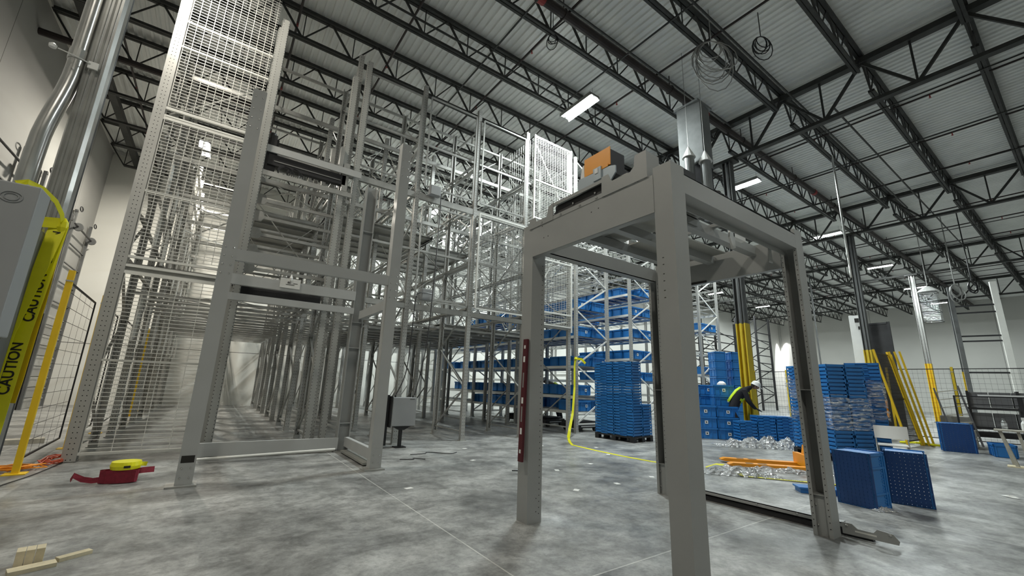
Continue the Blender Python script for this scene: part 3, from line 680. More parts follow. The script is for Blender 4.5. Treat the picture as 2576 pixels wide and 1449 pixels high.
# control box on pedestal
t = thing('control_cabinet', 'grey control box on a black stand beside the front post', 'control box', (3.34, 8.42, 0))
MB().box(-0.255, 0.255, -0.0, 0.24, 0.42, 0.98).build('cabinet_body', 'boxgrey', t, bevel=0.008)
MB().box(-0.245, 0.245, -0.012, 0, 0.43, 0.97).build('door', 'boxgrey', t)
MB().box(0.10, 0.2, -0.0145, -0.012, 0.945, 0.955).build('maker_strip', 'ink', t)
MB().box(-0.28, -0.255, 0.0, 0.30, 0.40, 1.0).box(-0.34, -0.29, 0.1, 0.3, 0.05, 1.02).build('side_panel', 'black', t)
MB().prism([(-0.2, 0.42), (0.2, 0.42), (0.05, 0.34), (-0.05, 0.34)], 'y', 0.05, 0.2).box(-0.03, 0.03, 0.09, 0.15, 0.02, 0.36).box(-0.11, 0.11, 0.02, 0.22, 0, 0.02).build('stand', 'black', t)
for x in (-0.18, 0.2): MB().lathe([(0.018, 0.98), (0.018, 1.02)], (x, 0.1, 0), 8).build('cable_gland', 'black', t)
for (x, z, lb) in ((3.80, 5.90, 'upper grey junction box on the beam with a black cable'), (3.80, 3.28, 'lower grey junction box on the beam with a black cable')):
    t = thing('junction_box', lb, 'junction box', (x, 8.86, z)); MB().box(-0.14, 0.14, -0.05, 0.08, -0.13, 0.13).build('box_body', 'boxgrey', t, bevel=0.006); MB().box(-0.12, 0.12, -0.055, -0.05, -0.11, 0.11).build('lid', 'boxgrey', t)
def cord(name, label, pts, r, m, cat='cable'):
    P = [Vector(p) for p in pts]; q = []
    for i in range(len(P) - 1):
        p0, p1, p2, p3 = P[max(i - 1, 0)], P[i], P[i + 1], P[min(i + 2, len(P) - 1)]
        for s in range(6):
            u = s / 6; q.append(0.5 * ((2 * p1) + (p2 - p0) * u + (2 * p0 - 5 * p1 + 4 * p2 - p3) * u * u + (3 * p1 - p0 - 3 * p2 + p3) * u ** 3))
    q.append(P[-1]); o = MB().tube(q, r, 6).build(name, m); tag(o, label, cat); return o
cord('power_cable', 'long black cable falling from the upper junction box to the control box', [(3.94, 8.78, 5.85), (3.93, 8.76, 5.0), (3.90, 8.72, 3.6), (3.82, 8.66, 2.2), (3.70, 8.6, 1.5), (3.58, 8.54, 1.03)], 0.011, 'cable')
cord('power_cable', 'black cable looping from the lower junction box down to the control box', [(3.92, 8.78, 3.30), (3.6, 8.76, 3.28), (3.50, 8.74, 3.1), (3.46, 8.7, 2.3), (3.38, 8.62, 1.5), (3.17, 8.52, 1.03)], 0.011, 'cable')

# ------------------------------------------------------------------ foreground portal frame
PX0, PX1, PY0, PY1, PZ = 2.70, 5.15, 1.72, 3.63, 3.08
t = thing('steel_portal', 'large grey steel four-post portal in the foreground carrying an orange shuttle', 'steel frame', (0, 0, 0))
def portal_post(name, cx, cy, h, closed):
    """C channel, web on the -x side (closed) or open toward -x"""
    w, d, e = 0.18, 0.165, 0.010
    m = MB(); x0, x1, y0, y1 = -w / 2, w / 2, -d / 2, d / 2
    if closed: P_ = [(x1, y0), (x1, y0 + 0.03), (x1 - e, y0 + 0.03), (x1 - e, y0 + e), (x0 + e, y0 + e), (x0 + e, y1 - e), (x1 - e, y1 - e), (x1 - e, y1 - 0.03), (x1, y1 - 0.03), (x1, y1), (x0, y1), (x0, y0)]
    else: P_ = [(x0, y0), (x1, y0), (x1, y1), (x0, y1), (x0, y1 - 0.035), (x0 + e, y1 - 0.035), (x0 + e, y1 - e), (x1 - e, y1 - e), (x1 - e, y0 + e), (x0 + e, y0 + e), (x0 + e, y0 + 0.035), (x0, y0 + 0.035)]
    m.prism(P_, 'z', 0, h)
    o = m.build(name, 'portalpaint', t, (cx, cy, 0))
    return o
def hole_strip(par, x, y, z0, z1, face, n=None, step=0.055):
    m = MB(); z = z0
    while z < z1:
        if face == '-y': m.lathe([(0.0055, 0)], (0, 0, 0), 6) if False else m.add([(x + 0.0055 * math.cos(a), y, z + 0.0055 * math.sin(a)) for a in [k * math.pi / 3 for k in range(6)]], [tuple(range(6))])
        else: m.add([(x, y + 0.0055 * math.cos(a), z + 0.0055 * math.sin(a)) for a in [k * math.pi / 3 for k in range(6)]], [tuple(range(6))])
        z += step
    o = m.build('punched_holes', 'ink', par); o['kind'] = 'stuff'
pn = portal_post('near_post', PX0 + 0.09, PY0 + 0.082, PZ, True)
pl_ = portal_post('left_post', PX0 + 0.09, PY1 - 0.082, PZ, True)
pr_ = portal_post('right_post', PX1 - 0.09, PY0 + 0.082, PZ, False)
pb_ = portal_post('back_post', PX1 - 0.09, PY1 - 0.082, PZ - 0.05, False)
hole_strip(pl_, 0.055, -0.0835, 0.08, 2.62, '-y'); hole_strip(pl_, 0.02, -0.0835, 0.10, 0.30, '-y', step=0.12)
hole_strip(pr_, -0.0915, -0.066, 0.08, 2.85, '-x'); hole_strip(pr_, -0.0915, 0.066, 0.08, 2.85, '-x'); hole_strip(pb_, -0.0915, -0.066, 0.4, 2.8, '-x'); hole_strip(pb_, -0.0915, 0.066, 0.4, 2.8, '-x')
for z in (0.07,):
    m = MB()
    for (x, y, fc) in ((-0.0915, -0.045, 0), (-0.0915, 0.045, 0), (-0.04, -0.084, 1), (0.04, -0.084, 1)):
        ring = circ((x, y, z + (0.03 if fc == 0 and y > 0 else 0)), 0.008, 10, 'x' if fc == 0 else 'y'); m.tube(ring, 0.002, 4, closed=True)
    m.build('bolt_rings', 'ink', pn)
for k in range(6): MB().box(-0.0925, -0.0905, 0.02, 0.032, 1.98 + 0.13 * (k % 3) + 0.055 * (k // 3), 1.984 + 0.13 * (k % 3) + 0.055 * (k // 3)).build('slot_mark', 'ink', pn) if k < 6 else None
for par in (pr_, pb_):
    MB().box(-0.085, 0.085, -0.076, 0.076, 0.36, 0.366).box(-0.06, -0.055, -0.076, 0.076, 0.0, 0.36).build('foot_plate', 'portalpaint', par)
    for (y, z) in ((-0.05, 0.09), (0.045, 0.09), (-0.05, 0.27), (0.045, 0.27)): inst('bolt', BOLT, par, (-0.06, y, z), (0, R(-90), 0))
MB().box(-0.085, 0.085, -0.076, 0.076, 1.30, 1.306).build('foot_plate', 'portalpaint', pb_)
MB().box(-0.085, 0.085, -0.076, 0.076, 1.35, 1.356).build('foot_plate', 'portalpaint', pr_)
# main side plates (x = const) and end channels
m = MB(); m.box(PX0 - 0.004, PX0 + 0.004, PY0 + 0.165, PY1 - 0.165, 2.69, 3.02); m.box(PX0, PX0 + 0.07, PY0 + 0.165, PY1 - 0.165, 2.69, 2.698); m.box(PX0, PX0 + 0.07, PY0 + 0.165, PY1 - 0.165, 3.012, 3.02)
sb = m.build('side_plate', 'portalpaint', t)
m = MB()
for (y, z) in ((3.27, 2.86), (3.2, 2.86), (2.57, 2.92), (2.48, 2.93), (3.3, 3.0)): m.add([(PX0 - 0.005, y + 0.007 * math.cos(a), z + 0.007 * math.sin(a)) for a in [k * math.pi / 4 for k in range(8)]], [tuple(range(8))])
m.build('bolt_holes', 'ink', sb)
m = MB(); m.box(PX1 - 0.19, PX1 - 0.182, PY0 + 0.165, PY1 - 0.165, 2.66, 2.99); m.box(PX1 - 0.182, PX1 - 0.11, PY0 + 0.165, PY1 - 0.165, 2.66, 2.668); m.build('far_side_plate', 'portalpaint', t)
MB().box(PX1 - 0.195, PX1 - 0.19, 2.75, 3.05, 2.655, 2.685).build('cable_clip', 'ink', t)
m = MB(); m.box(PX0 + 0.18, PX1 - 0.18, PY0, PY0 + 0.008, 2.86, 3.02); m.box(PX0 + 0.18, PX1 - 0.18, PY0, PY0 + 0.13, 2.852, 2.86); m.box(PX0 + 0.18, PX1 - 0.18, PY0 + 0.122, PY0 + 0.13, 2.80, 2.86); m.box(PX0 + 0.18, PX1 - 0.18, PY0, PY0 + 0.10, 3.012, 3.02); m.build('end_channel', 'portalpaint', t)
m = MB(); m.box(PX0 + 0.18, PX1 - 0.18, PY1 - 0.008, PY1, 2.80, 3.0); m.box(PX0 + 0.18, PX1 - 0.18, PY1 - 0.12, PY1, 2.80, 2.81); m.box(PX0 + 0.18, PX1 - 0.18, PY1 - 0.12, PY1 - 0.112, 2.80, 2.98); m.build('end_channel', 'portalpaint', t)
# top deck sheets between (seen from below)
MB().box(PX0 + 0.02, 3.75, PY0 + 0.2, PY1 - 0.55, 3.0, 3.012).build('deck_sheet', 'deckplate', t); MB().box(3.8, 4.9, 2.45, PY1 - 0.55, 2.96, 2.972).build('deck_sheet', 'deckplate', t)
for y in (2.12, 2.62, 3.02):
    m = MB(); m.box(PX0 + 0.1, PX1 - 0.2, y, y + 0.008, 2.88, 2.97); m.box(PX0 + 0.1, PX1 - 0.2, y, y + 0.09, 2.872, 2.88); m.build('inner_rail', 'portalpaint', t)
for x in (3.3, 4.0): MB().box(x, x + 0.06, PY0 + 0.2, PY1 - 0.5, 2.965, 3.0).build('stiffener', 'portalpaint', t)
for (x, y, h) in ((3.3, 2.13, 0.10), (3.2, 3.05, 0.10), (3.8, 3.05, 0.10)):
    m = MB(); m.prism([(0, 0), (0.10, -h * 0.35), (0.42, -h * 0.3), (0.46, 0.05), (0.02, 0.10)], 'y', 0, 0.012); m.box(0, 0.42, 0, 0.09, 0.04, 0.05); m.build('bracket_plate', 'portalpaint', t, (x, y - 0.02, 2.93))
MB().box(4.62, 4.70, PY0 + 0.14, PY0 + 0.15, 2.66, 2.86).build('drop_bracket', 'portalpaint', t)
m = MB(); m.prism([(0, 0), (0.07, -0.05), (0.07, -0.22), (0.02, -0.24), (-0.03, -0.12)], 'y', 0, 0.02); m.box(0.05, 0.3, 0, 0.05, -0.10, -0.05); m.build('white_lever', 'white', t, (4.15, 2.0, 2.98))
# stepped bracket plates and slotted rail on top of the side plate
zb = 3.02
MB().prism([(3.52, zb), (3.52, zb + 0.12), (3.42, zb + 0.12), (3.40, zb + 0.065), (3.22, zb + 0.065), (3.19, zb + 0.17), (3.12, zb + 0.19), (3.12, zb)], 'x', PX0 - 0.012, PX0 - 0.004).build('stepped_bracket', 'portalpaint', t)
m = MB(); m.box(PX0 - 0.008, PX0, 2.42, 3.12, zb, zb + 0.045); m.box(PX0 - 0.008, PX0, 2.42, 3.12, zb + 0.15, zb + 0.185); m.box(PX0, PX0 + 0.06, 2.42, 3.12, zb + 0.178, zb + 0.185); m.build('slotted_rail', 'portalpaint', t)
MB().box(PX0 + 0.03, PX0 + 0.04, 2.42, 3.12, zb + 0.03, zb + 0.16).build('rail_core', 'black', t)
for y in (3.3, 3.0, 2.72, 2.5): inst('bolt', BOLT, t, (PX0 - 0.008, y, zb + 0.022), (0, R(-90), 0))
for y in (2.85, 2.55): inst('bolt', BOLT, t, (PX0 + 0.03, y, zb + 0.1), (0, R(-90), 0))
MB().prism([(2.43, zb), (2.43, zb + 0.20), (2.35, zb + 0.20), (2.32, zb + 0.13), (2.30, zb + 0.115), (2.10, zb + 0.115), (2.06, zb + 0.15), (2.05, zb + 0.25), (1.93, zb + 0.25), (1.93, zb)], 'x', PX0 - 0.014, PX0 - 0.006).build('notched_bracket', 'portalpaint', t)
MB().box(PX0 - 0.006, PX0 + 0.16, 1.93, 1.95, zb, zb + 0.24).build('bracket_end', 'portalpaint', t)
m = MB(); m.box(PX0 + 0.05, PX0 + 0.17, 3.22, 3.42, zb, zb + 0.08); m.lathe([(0.045, 0), (0.045, 0.06)], (PX0 + 0.1, 3.16, zb + 0.05), 12); m.build('drive_motor', 'black', t)
m = MB(); m.box(PX0 + 0.28, PX0 + 0.48, PY0 + 0.08, PY0 + 0.22, 3.03, 3.16); m.lathe([(0.05, 0), (0.05, 0.12)], (PX0 + 0.35, PY0 + 0.25, 3.08), 12); m.build('drive_motor', 'black', t)
for k, (x, z) in enumerate(((3.62, 3.05), (3.75, 3.04), (3.9, 3.03), (4.02, 3.02))): MB().lathe([(0.035, 0), (0.045, 0.04), (0.03, 0.09)], (x, PY0 + 0.12, z), 10).build('cable_gland', 'black', t)
# shuttle unit
t = thing('shuttle_unit', 'orange and grey shuttle unit sitting on the portal top rail', 'shuttle', (2.86, 2.56, 3.20))
MB().prism([(-0.235, 0.06), (-0.235, 0.13), (-0.17, 0.15), (0.24, 0.17), (0.26, 0.12), (0.24, 0.02), (0.18, -0.03), (-0.15, -0.03)], 'x', -0.10, -0.085).build('side_casting', 'silver', t)
MB().prism([(-0.22, 0.06), (-0.22, 0.14), (0.23, 0.16), (0.23, 0.02), (0.17, -0.02), (-0.14, -0.02)], 'x', -0.085, 0.14).build('body', 'black', t)
MB().box(-0.095, -0.085, -0.17, 0.165, 0.17, 0.36).build('orange_plate', 'orange', t); MB().box(-0.08, 0.12, -0.165, 0.16, 0.15, 0.34).build('upper_body', 'black', t)
MB().prism([(0.168, 0.12), (0.235, 0.14), (0.20, 0.30), (0.175, 0.31)], 'x', -0.092, -0.07).build('white_guard', 'white', t)
MB().box(-0.115, -0.10, -0.07, 0.03, 0.06, 0.19).build('centre_block', 'silver', t); MB().box(-0.120, -0.115, -0.035, 0.005, 0.13, 0.18).build('white_knob', 'white', t)
MB().box(-0.104, -0.10, -0.15, -0.06, 0.155, 0.185).build('copper_strip', 'orange', t)
for y in (-0.3,): MB().box(-0.06, 0.06, y - 0.04, y + 0.1, -0.03, 0.02).build('end_bumper', 'shiny', t)
# long rail lying at the foot of the portal
t = thing('floor_rail', 'long grey stepped steel rail lying at the foot of the right portal post', 'steel rail', (5.17, 0, 0))
m = MB(); m.box(0.03, 0.13, 1.72, 3.48, 0.105, 0.113); m.box(0.122, 0.13, 1.72, 3.48, 0.03, 0.105); m.box(0.03, 0.038, 1.72, 3.48, 0.075, 0.113); m.build('top_channel', 'portalpaint', t)
MB().box(0.06, 0.12, 1.5, 3.4, 0.0, 0.05).build('shadow_strip', 'black', t)  # black strip stands in for the shadow below the raised channel
MB().prism([(1.72, 0.02), (1.72, 0.12), (1.64, 0.12), (1.60, 0.085), (1.48, 0.085), (1.45, 0.12), (1.34, 0.11), (1.30, 0.06), (1.31, 0.03)], 'x', 0.03, 0.04).build('notched_end', 'portalpaint', t)
m = MB(); m.box(0.028, 0.03, 1.46, 1.62, 0.055, 0.068); m.build('slot_plate', 'whitesteel', t)
for y in (1.68, 2.1, 2.5, 1.36): inst('bolt', BOLT, t, (0.03, y, 0.098), (0, R(-90), 0))
# red spirit level
t = thing('spirit_level', 'long maroon spirit level standing against the left portal post', 'spirit level', (2.655, 3.53, 0.56), 0)
t.rotation_euler = (R(0.6), R(1.2), 0)
MB().box(-0.013, 0.013, -0.032, 0.032, 0, 1.22).build('level_body', 'levelred', t)
for z in (0.08, 1.12): MB().box(-0.015, -0.012, -0.012, 0.012, z, z + 0.035).build('vial', 'label', t)
for z in (0.26, 0.56, 0.98): MB().box(-0.0145, -0.012, -0.014, 0.016, z, z + 0.06).build('vial', 'label', t)
for z in (0.38, 0.72): MB().box(-0.0142, -0.012, -0.008, 0.012, z, z + 0.15).build('grip_slot', 'greycable', t)

# ------------------------------------------------------------------ right racks with blue totes
def tote_mb(L=0.60, Wd=0.40, H=0.30, ribs=True):
    m = MB(); a = 0.985
    for sx, sy in ((1, 0), (-1, 0), (0, 1), (0, -1)):
        pass
    i = 0.02
    m.box(-L / 2 + i, L / 2 - i, -Wd / 2 + i, Wd / 2 - i, 0, 0.01)
    m.box(-L / 2 + i, L / 2 - i, -Wd / 2 + i, -Wd / 2 + i + 0.008, 0, H - 0.03); m.box(-L / 2 + i, L / 2 - i, Wd / 2 - i - 0.008, Wd / 2 - i, 0, H - 0.03)
    m.box(-L / 2 + i, -L / 2 + i + 0.008, -Wd / 2 + i, Wd / 2 - i, 0, H - 0.03); m.box(L / 2 - i - 0.008, L / 2 - i, -Wd / 2 + i, Wd / 2 - i, 0, H - 0.03)
    for (x0, x1, y0, y1) in ((-L / 2, L / 2, -Wd / 2, -Wd / 2 + 0.03), (-L / 2, L / 2, Wd / 2 - 0.03, Wd / 2), (-L / 2, -L / 2 + 0.03, -Wd / 2, Wd / 2), (L / 2 - 0.03, L / 2, -Wd / 2, Wd / 2)): m.box(x0, x1, y0, y1, H - 0.045, H)
    for s in (-1, 1):
        for x in (-0.27, -0.13, 0.13, 0.27): m.box(x - 0.006, x + 0.006, s * (Wd / 2 - 0.012) - 0.008, s * (Wd / 2 - 0.012) + 0.008, 0.02, H - 0.04)
        for y in (-0.15, 0.15): m.box(s * (L / 2 - 0.012) - 0.008, s * (L / 2 - 0.012) + 0.008, y - 0.006, y + 0.006, 0.02, H - 0.04)
        m.box(-0.27, 0.27, s * (Wd / 2 - 0.014) - 0.006, s * (Wd / 2 - 0.014) + 0.006, H - 0.11, H - 0.10)
    return m
TOTE = tote_mb().mesh('tote', 'blue')
STK = MB().box(-0.045, 0.045, -0.002, 0, -0.045, 0.045).mesh('sticker', 'label'); STK2 = MB().box(-0.018, 0.018, -0.0025, -0.002, -0.02, 0.015).box(-0.018, 0.0, -0.0025, -0.002, 0.018, 0.026).mesh('printed_mark', 'ink')
def tote(label, loc, rz=0, sticker=None, group=None, par=None):
    o = inst('storage_tote', TOTE, None, loc, (0, 0, rz)); tag(o, label, 'plastic tote', group)
    if sticker is not None:
        s = inst('sticker', STK, o, (sticker, -0.19, 0.15)); inst('printed_mark', STK2, s, (0, 0, 0))
    return o
rackR = []
def right_rack(name_, x0, x1, y0, y1, h, levels, empties, label, tote_rows):
    t = thing('shelving_rack', label, 'rack', (x0, y0, 0)); rackR.append(t); W_ = x1 - x0
    P_ = post_mb(h).mesh('post', 'galvperf')
    ys = []; y = y0
    while y <= y1 + 0.01: ys.append(y); y += (y1 - y0) / max(1, round((y1 - y0) / 3.0))
    zz = MB(); z = 0.25; k = 0
    zz.bar((0, 0, z), (W_, 0, z), 0.045, 0.03, up=(0, 1, 0))
    while z + 0.85 < h: zz.bar((0 if k % 2 == 0 else W_, 0, z), (W_ if k % 2 == 0 else 0, 0, z + 0.85), 0.045, 0.025, up=(0, 1, 0)); z += 0.85; k += 1
    ZM = zz.mesh('diagonal_brace', 'whitesteel')
    for yy in ys:
        for x in (0, W_):
            p = inst('upright_post', P_, t, (x, yy - y0, 0)); inst('base_plate', BASE, p)
        inst('diagonal_brace', ZM, t, (0, yy - y0, 0))
    L = y1 - y0
    for z in levels:
        for x in (-0.01, W_ + 0.01): MB().box(x - 0.02, x + 0.02, 0.04, L - 0.04, z - 0.09, z - 0.01).build('shelf_beam', 'whitesteel', t)
        m = MB(); q = 0.1
        while q < L: m.box(0.0, W_, q, q + 0.05, z - 0.035, z - 0.01); q += 0.45
        m.build('shelf_bars', 'galv', t)
    for z in empties:
        for x in (-0.01, W_ + 0.01): MB().box(x - 0.015, x + 0.015, 0.04, L - 0.04, z - 0.06, z).build('shelf_beam', 'galv', t)
        m = MB(); q = 0.2
        while q < L: m.box(0.0, W_, q, q + 0.03, z - 0.03, z - 0.008); q += 0.43
        m.build('shelf_bars', 'galv', t)
    cnt = 0
    for (z, li, ya, n, cols, sk) in tote_rows:
        for k in range(n):
            for c_ in cols:
                if random.random() < sk: continue
                x = x0 + 0.36 + 0.66 * c_
                tote('blue tote on %s loaded shelf of %s, %s from front, %s side' % (li, name_, nth(k), 'left' if c_ == 0 else 'right'), (x, ya + 0.23 + 0.435 * k, z - 0.008), 0, (random.uniform(-0.05, 0.2) if k == 0 and random.random() < .85 else None), 'blue totes on the ' + name_)
    return t
LZ = [0.45, 1.06, 1.95, 2.86, 3.72]
right_rack('first rack', 8.92, 10.32, 9.2, 21.2, 8.9, [0.62] + LZ[1:], [4.5 + 0.42 * k for k in range(10)], 'tall white rack whose lower shelves hold blue totes, behind the tall blue stack',
           [(0.62, 'lowest', 9.2, 14, (0, 1), 0.1), (1.06 + 0.02, 'second', 9.2, 18, (0, 1), 0.3), (1.95, 'third', 9.2, 20, (0, 1), 0.05), (2.86, 'fourth', 9.2, 20, (0, 1), 0.05), (3.72, 'top', 9.2, 16, (0, 1), 0.1)])
right_rack('second rack', 11.75, 13.15, 9.4, 21.0, 8.9, [0.9, 1.6, 2.35, 3.1, 3.9, 4.65], [5.3 + 0.42 * k for k in range(8)], 'white rack with blue totes standing between the stack and the back portal post',
           [(1.6, 'first', 9.4, 6, (0, 1), 0.1), (2.35, 'second', 9.4, 6, (0, 1), 0.1), (3.1, 'third', 9.4, 7, (0, 1), 0.1), (3.9, 'fourth', 9.4, 7, (0, 1), 0.1), (4.65, 'fifth', 9.4, 7, (0, 1), 0.1)])
right_rack('third rack', 16.15, 17.6, 9.4, 20.0, 6.4, [1.1, 2.0, 2.9, 3.8, 4.6], [4.9, 5.3, 5.7, 6.1], 'white braced rack end seen left of the yellow column',
           [(1.1, 'first', 9.4, 2, (0, 1), 0.1), (2.0, 'second', 9.4, 2, (0, 1), 0.1), (3.8, 'fourth', 9.4, 3, (0, 1), 0.0)])
# far black racks
for i, (x, y, h, n_, lb) in enumerate([(28.5, 16.5, 6.6, 3, 'low black rack frames far behind the yellow column, left group'), (36.2, 16.2, 7.6, 2, 'taller black ladder rack right of the yellow column')]):
    t = thing('black_rack', lb, 'rack', (x, y, 0))
    for k in range(n_):
        for d in (0, 1.6):
            p = MB().box(-0.08, 0.08, -0.06, 0.06, 0, h).build('upright_post', 'black', t, (k * 2.4, d, 0))
        m = MB(); z = 0.3; q = 0
        while z + 1 < h: m.bar((k * 2.4, 0 if q % 2 else 1.6, z), (k * 2.4, 1.6 if q % 2 else 0, z + 1), 0.06); z += 1; q += 1
        m.build('diagonal_brace', 'black', t)
    for z in [0.6 + 0.62 * j for j in range(int((h - 0.8) / 0.62))]: [MB().box(0, (n_ - 1) * 2.4, q_ - 0.03, q_ + 0.03, z, z + 0.07).build('shelf_beam', 'black', t) for q_ in (0, 1.6)]
# tall pile of totes behind (beside third rack)
for c_ in range(2):
    for k in range(9):
        tote('blue tote in far pile near yellow column, %s from bottom, %s stack' % (nth(k), 'left' if c_ == 0 else 'right'), (15.35 + 0.5 * c_, 8.35 - 0.36 * c_, 0.02 + 0.305 * k), R(52), None, 'far pile of blue totes')

# ------------------------------------------------------------------ stacks of folded crates
def crate_mesh(L, Wd, H):
    """folded crate: L along x, Wd along y"""
    m = MB(); a, b = L / 2, Wd / 2
    m.box(-a + 0.03, a - 0.03, -b + 0.03, b - 0.03, 0.002, H * 0.62)
    m.box(-a, a, -b, b, H * 0.62, H - 0.003)
    for s in (-1, 1):
        m.box(-a, -a + 0.11 * L / 0.5, s * (b - 0.012) - 0.006, s * (b - 0.012) + 0.012 * s + 0.006 if s > 0 else s * (b - 0.012) + 0.006, H * 0.28, H * 0.62) if False else None
        y0, y1 = sorted((s * b, s * (b - 0.014)))
        m.box(-a, -a * 0.36, y0, y1, H * 0.30, H * 0.64); m.box(a * 0.36, a, y0, y1, H * 0.30, H * 0.64)
        m.box(-a * 0.34, a * 0.34, y0 - 0.004, y1 + 0.004, H * 0.05, H * 0.36)
        x0, x1 = sorted((s * a, s * (a - 0.014)))
        m.box(x0, x1, -b, b, H * 0.34, H * 0.64)
        m.box(x0, x1, -b, -b + 0.02, 0.0, H); m.box(x0, x1, b - 0.02, b, 0.0, H)
    return m.mesh('folded_crate', 'blue')
CR = crate_mesh(0.49, 0.355, 0.0715)
def crate_stack(base, rz, u, v, n, z0, lab, grp, h=0.0715, me=None, jit=0.004):
    c, s_ = math.cos(rz), math.sin(rz)
    for k in range(n):
        jx, jy = random.uniform(-jit, jit), random.uniform(-jit, jit)
        x = base[0] + (u + jx) * c - (v + jy) * s_; y = base[1] + (u + jx) * s_ + (v + jy) * c
        o = inst('folded_crate', me or CR, None, (x, y, z0 + k * h), (0, 0, rz + random.uniform(-.006, .006)))
        tag(o, 'folded blue crate, %s from floor in %s' % (nth(k), lab), 'folded crate', grp)
def pallet(label, base, rz, u0, u1, v0, v1, m='black'):
    t = thing('plastic_pallet', label, 'pallet', (base[0], base[1], 0), rz)
    MB().box(u0, u1, v0, v1, 0.10, 0.14).build('top_deck', m, t)
    for a in (u0 + 0.06, (u0 + u1) / 2, u1 - 0.06):
        for b in (v0 + 0.06, (v0 + v1) / 2, v1 - 0.06): MB().box(a - 0.06, a + 0.06, b - 0.06, b + 0.06, 0.0, 0.10).build('foot_block', m, t)
    for b in (v0 + 0.06, v1 - 0.06): MB().box(u0, u1, b - 0.05, b + 0.05, 0.0, 0.015).build('runner', m, t)
# pile A: left face runs from (8.45,7.98) to (8.81,7.06)
rzA = R(-86); A0 = (8.725, 8.277); CRA = crate_mesh(0.60, 0.40, 0.0715)
pallet('black pallet under the tall blue crate pile in front of the racks', A0, rzA, 0.0, 1.22, 0.0, 0.85)
crate_stack(A0, rzA, 0.305, 0.21, 26, 0.141, 'tall pile by racks, left front stack', 'folded crates in the tall pile by the racks', me=CRA)
crate_stack(A0, rzA, 0.915, 0.21, 26, 0.141, 'tall pile by racks, right front stack', 'folded crates in the tall pile by the racks', me=CRA)
crate_stack(A0, rzA, 0.915, 0.63, 11, 0.141, 'low stack right behind the tall pile', 'folded crates in the tall pile by the racks', me=CRA)
crate_stack(A0, rzA, 0.305, 0.63, 11, 0.141, 'low stack hidden behind the tall pile', 'folded crates in the tall pile by the racks', me=CRA)
# pile B (film wrapped), face runs from near corner away to the left
B0 = (11.30, 4.42); rzB = math.atan2(3.42 - 4.42, 10.55 - 11.30)
B0 = (11.22, 4.45); rzB = math.atan2(3.38 - 4.45, 10.52 - 11.22)
CRB = crate_mesh(0.60, 0.40, 0.079)
pallet('dark pallet under the film-wrapped blue crate pile', B0, rzB, 0, 1.25, 0.0, 0.85)
for (u, v, lb) in ((0.32, 0.22, 'wrapped pile, far left stack'), (0.94, 0.22, 'wrapped pile, near left stack'), (0.94, 0.64, 'wrapped pile, rear stack')):
    crate_stack(B0, rzB, u, v, 23, 0.141, lb, 'folded crates in the wrapped pile', 0.079, CRB)
# pile C right beside: front face turned to the viewer
C0 = (11.62, 3.40); rzC = math.atan2(-0.62, 0.18)
pallet('dark pallet under the right hand wrapped crate stack', C0, rzC, -0.02, 0.64, 0.0, 0.85)
for (v, lb) in ((0.21, 'right wrapped stack behind the white chair, front'), (0.63, 'right wrapped stack behind the white chair, rear')):
    crate_stack(C0, rzC, 0.31, v, 24, 0.141, lb, 'folded crates behind the white chair', 0.079, CRB)
# low folded stacks in front of the worker
D0 = (11.95, 6.02); rzD = math.atan2(5.20 - 5.99, 13.0 - 11.99)
crate_stack(D0, rzD, 0.25, 0.2, 7, 0.0, 'low pile at the worker, left stack', 'folded crates in front of the worker', 0.079, crate_mesh(0.47, 0.40, 0.079))
for j in range(2): crate_stack(D0, rzD, 0.74 + 0.5 * j, 0.2, 9, 0.0, 'low pile at the worker, %s stack' % ('middle', 'right')[j], 'folded crates in front of the worker', 0.079, crate_mesh(0.47, 0.40, 0.079))
# open tote stacks left of the worker
for (x, y, n_, lb, rz) in ((11.95, 7.02, 3, 'front stack of three left of the worker', R(-42)), (12.72, 6.85, 5, 'taller stack left of the worker', R(-42)), (12.35, 6.58, 3, 'stack between worker and front stack', R(-42)), (12.95, 7.45, 5, 'taller stack hidden behind another', R(-42))):
    for k in range(n_): tote('upright blue tote, %s from floor in %s' % (nth(k), lb), (x, y, 0.0 + 0.303 * k), rz, 0.0 if k != 3 else 0.12, 'open totes stacked near the worker')
o = MB().lathe([(0.02, 0), (0.13, 0.0), (0.12, 0.05), (0.05, 0.11)], (0, 0, 0), 14).build('hard_hat', 'white', None, (12.70, 6.82, 1.516)); tag(o, 'white dome lying on top of the taller tote stack', 'hard hat')

# film wraps
def wrap(name, label, loops, seg=10):
    """loops: list of rings of (x,y,z)"""
    vs = []; fs = []; n = len(loops[0])
    for lp in loops: vs += lp
    for i in range(len(loops) - 1):
        for k in range(n - 1): fs.append((i * n + k, i * n + k + 1, (i + 1) * n + k + 1, (i + 1) * n + k))
    m = MB().add(vs, fs); o = m.build(name, 'film', None, smooth=True); tag(o, label, 'plastic film'); return o
def uvp(B, rz, u, v, z): return (B[0] + u * math.cos(rz) - v * math.sin(rz), B[1] + u * math.sin(rz) + v * math.cos(rz), z)
def band(B, rz, u0, u1, v0, v1, zl, zr, hgt, name, label):
    path = []
    for k in range(13): path.append((u0 + (u1 - u0) * k / 12, v0))
    for k in range(1, 9): path.append((u1, v0 + (v1 - v0) * k / 8))
    rows = []
    for r_ in range(7):
        rows.append([uvp(B, rz, u + random.uniform(-.006, .006), v + random.uniform(-.006, .006), zl + (zr - zl) * min(1, i / 12) + hgt * (r_ / 6 - 0.5) + random.uniform(-.008, .008)) for i, (u, v) in enumerate(path)])
    return wrap(name, label, rows)
band(B0, rzB, -0.02, 1.27, -0.015, 0.87, 1.55, 1.05, 0.45, 'stretch_film', 'clear film band slanting across the left wrapped pile')
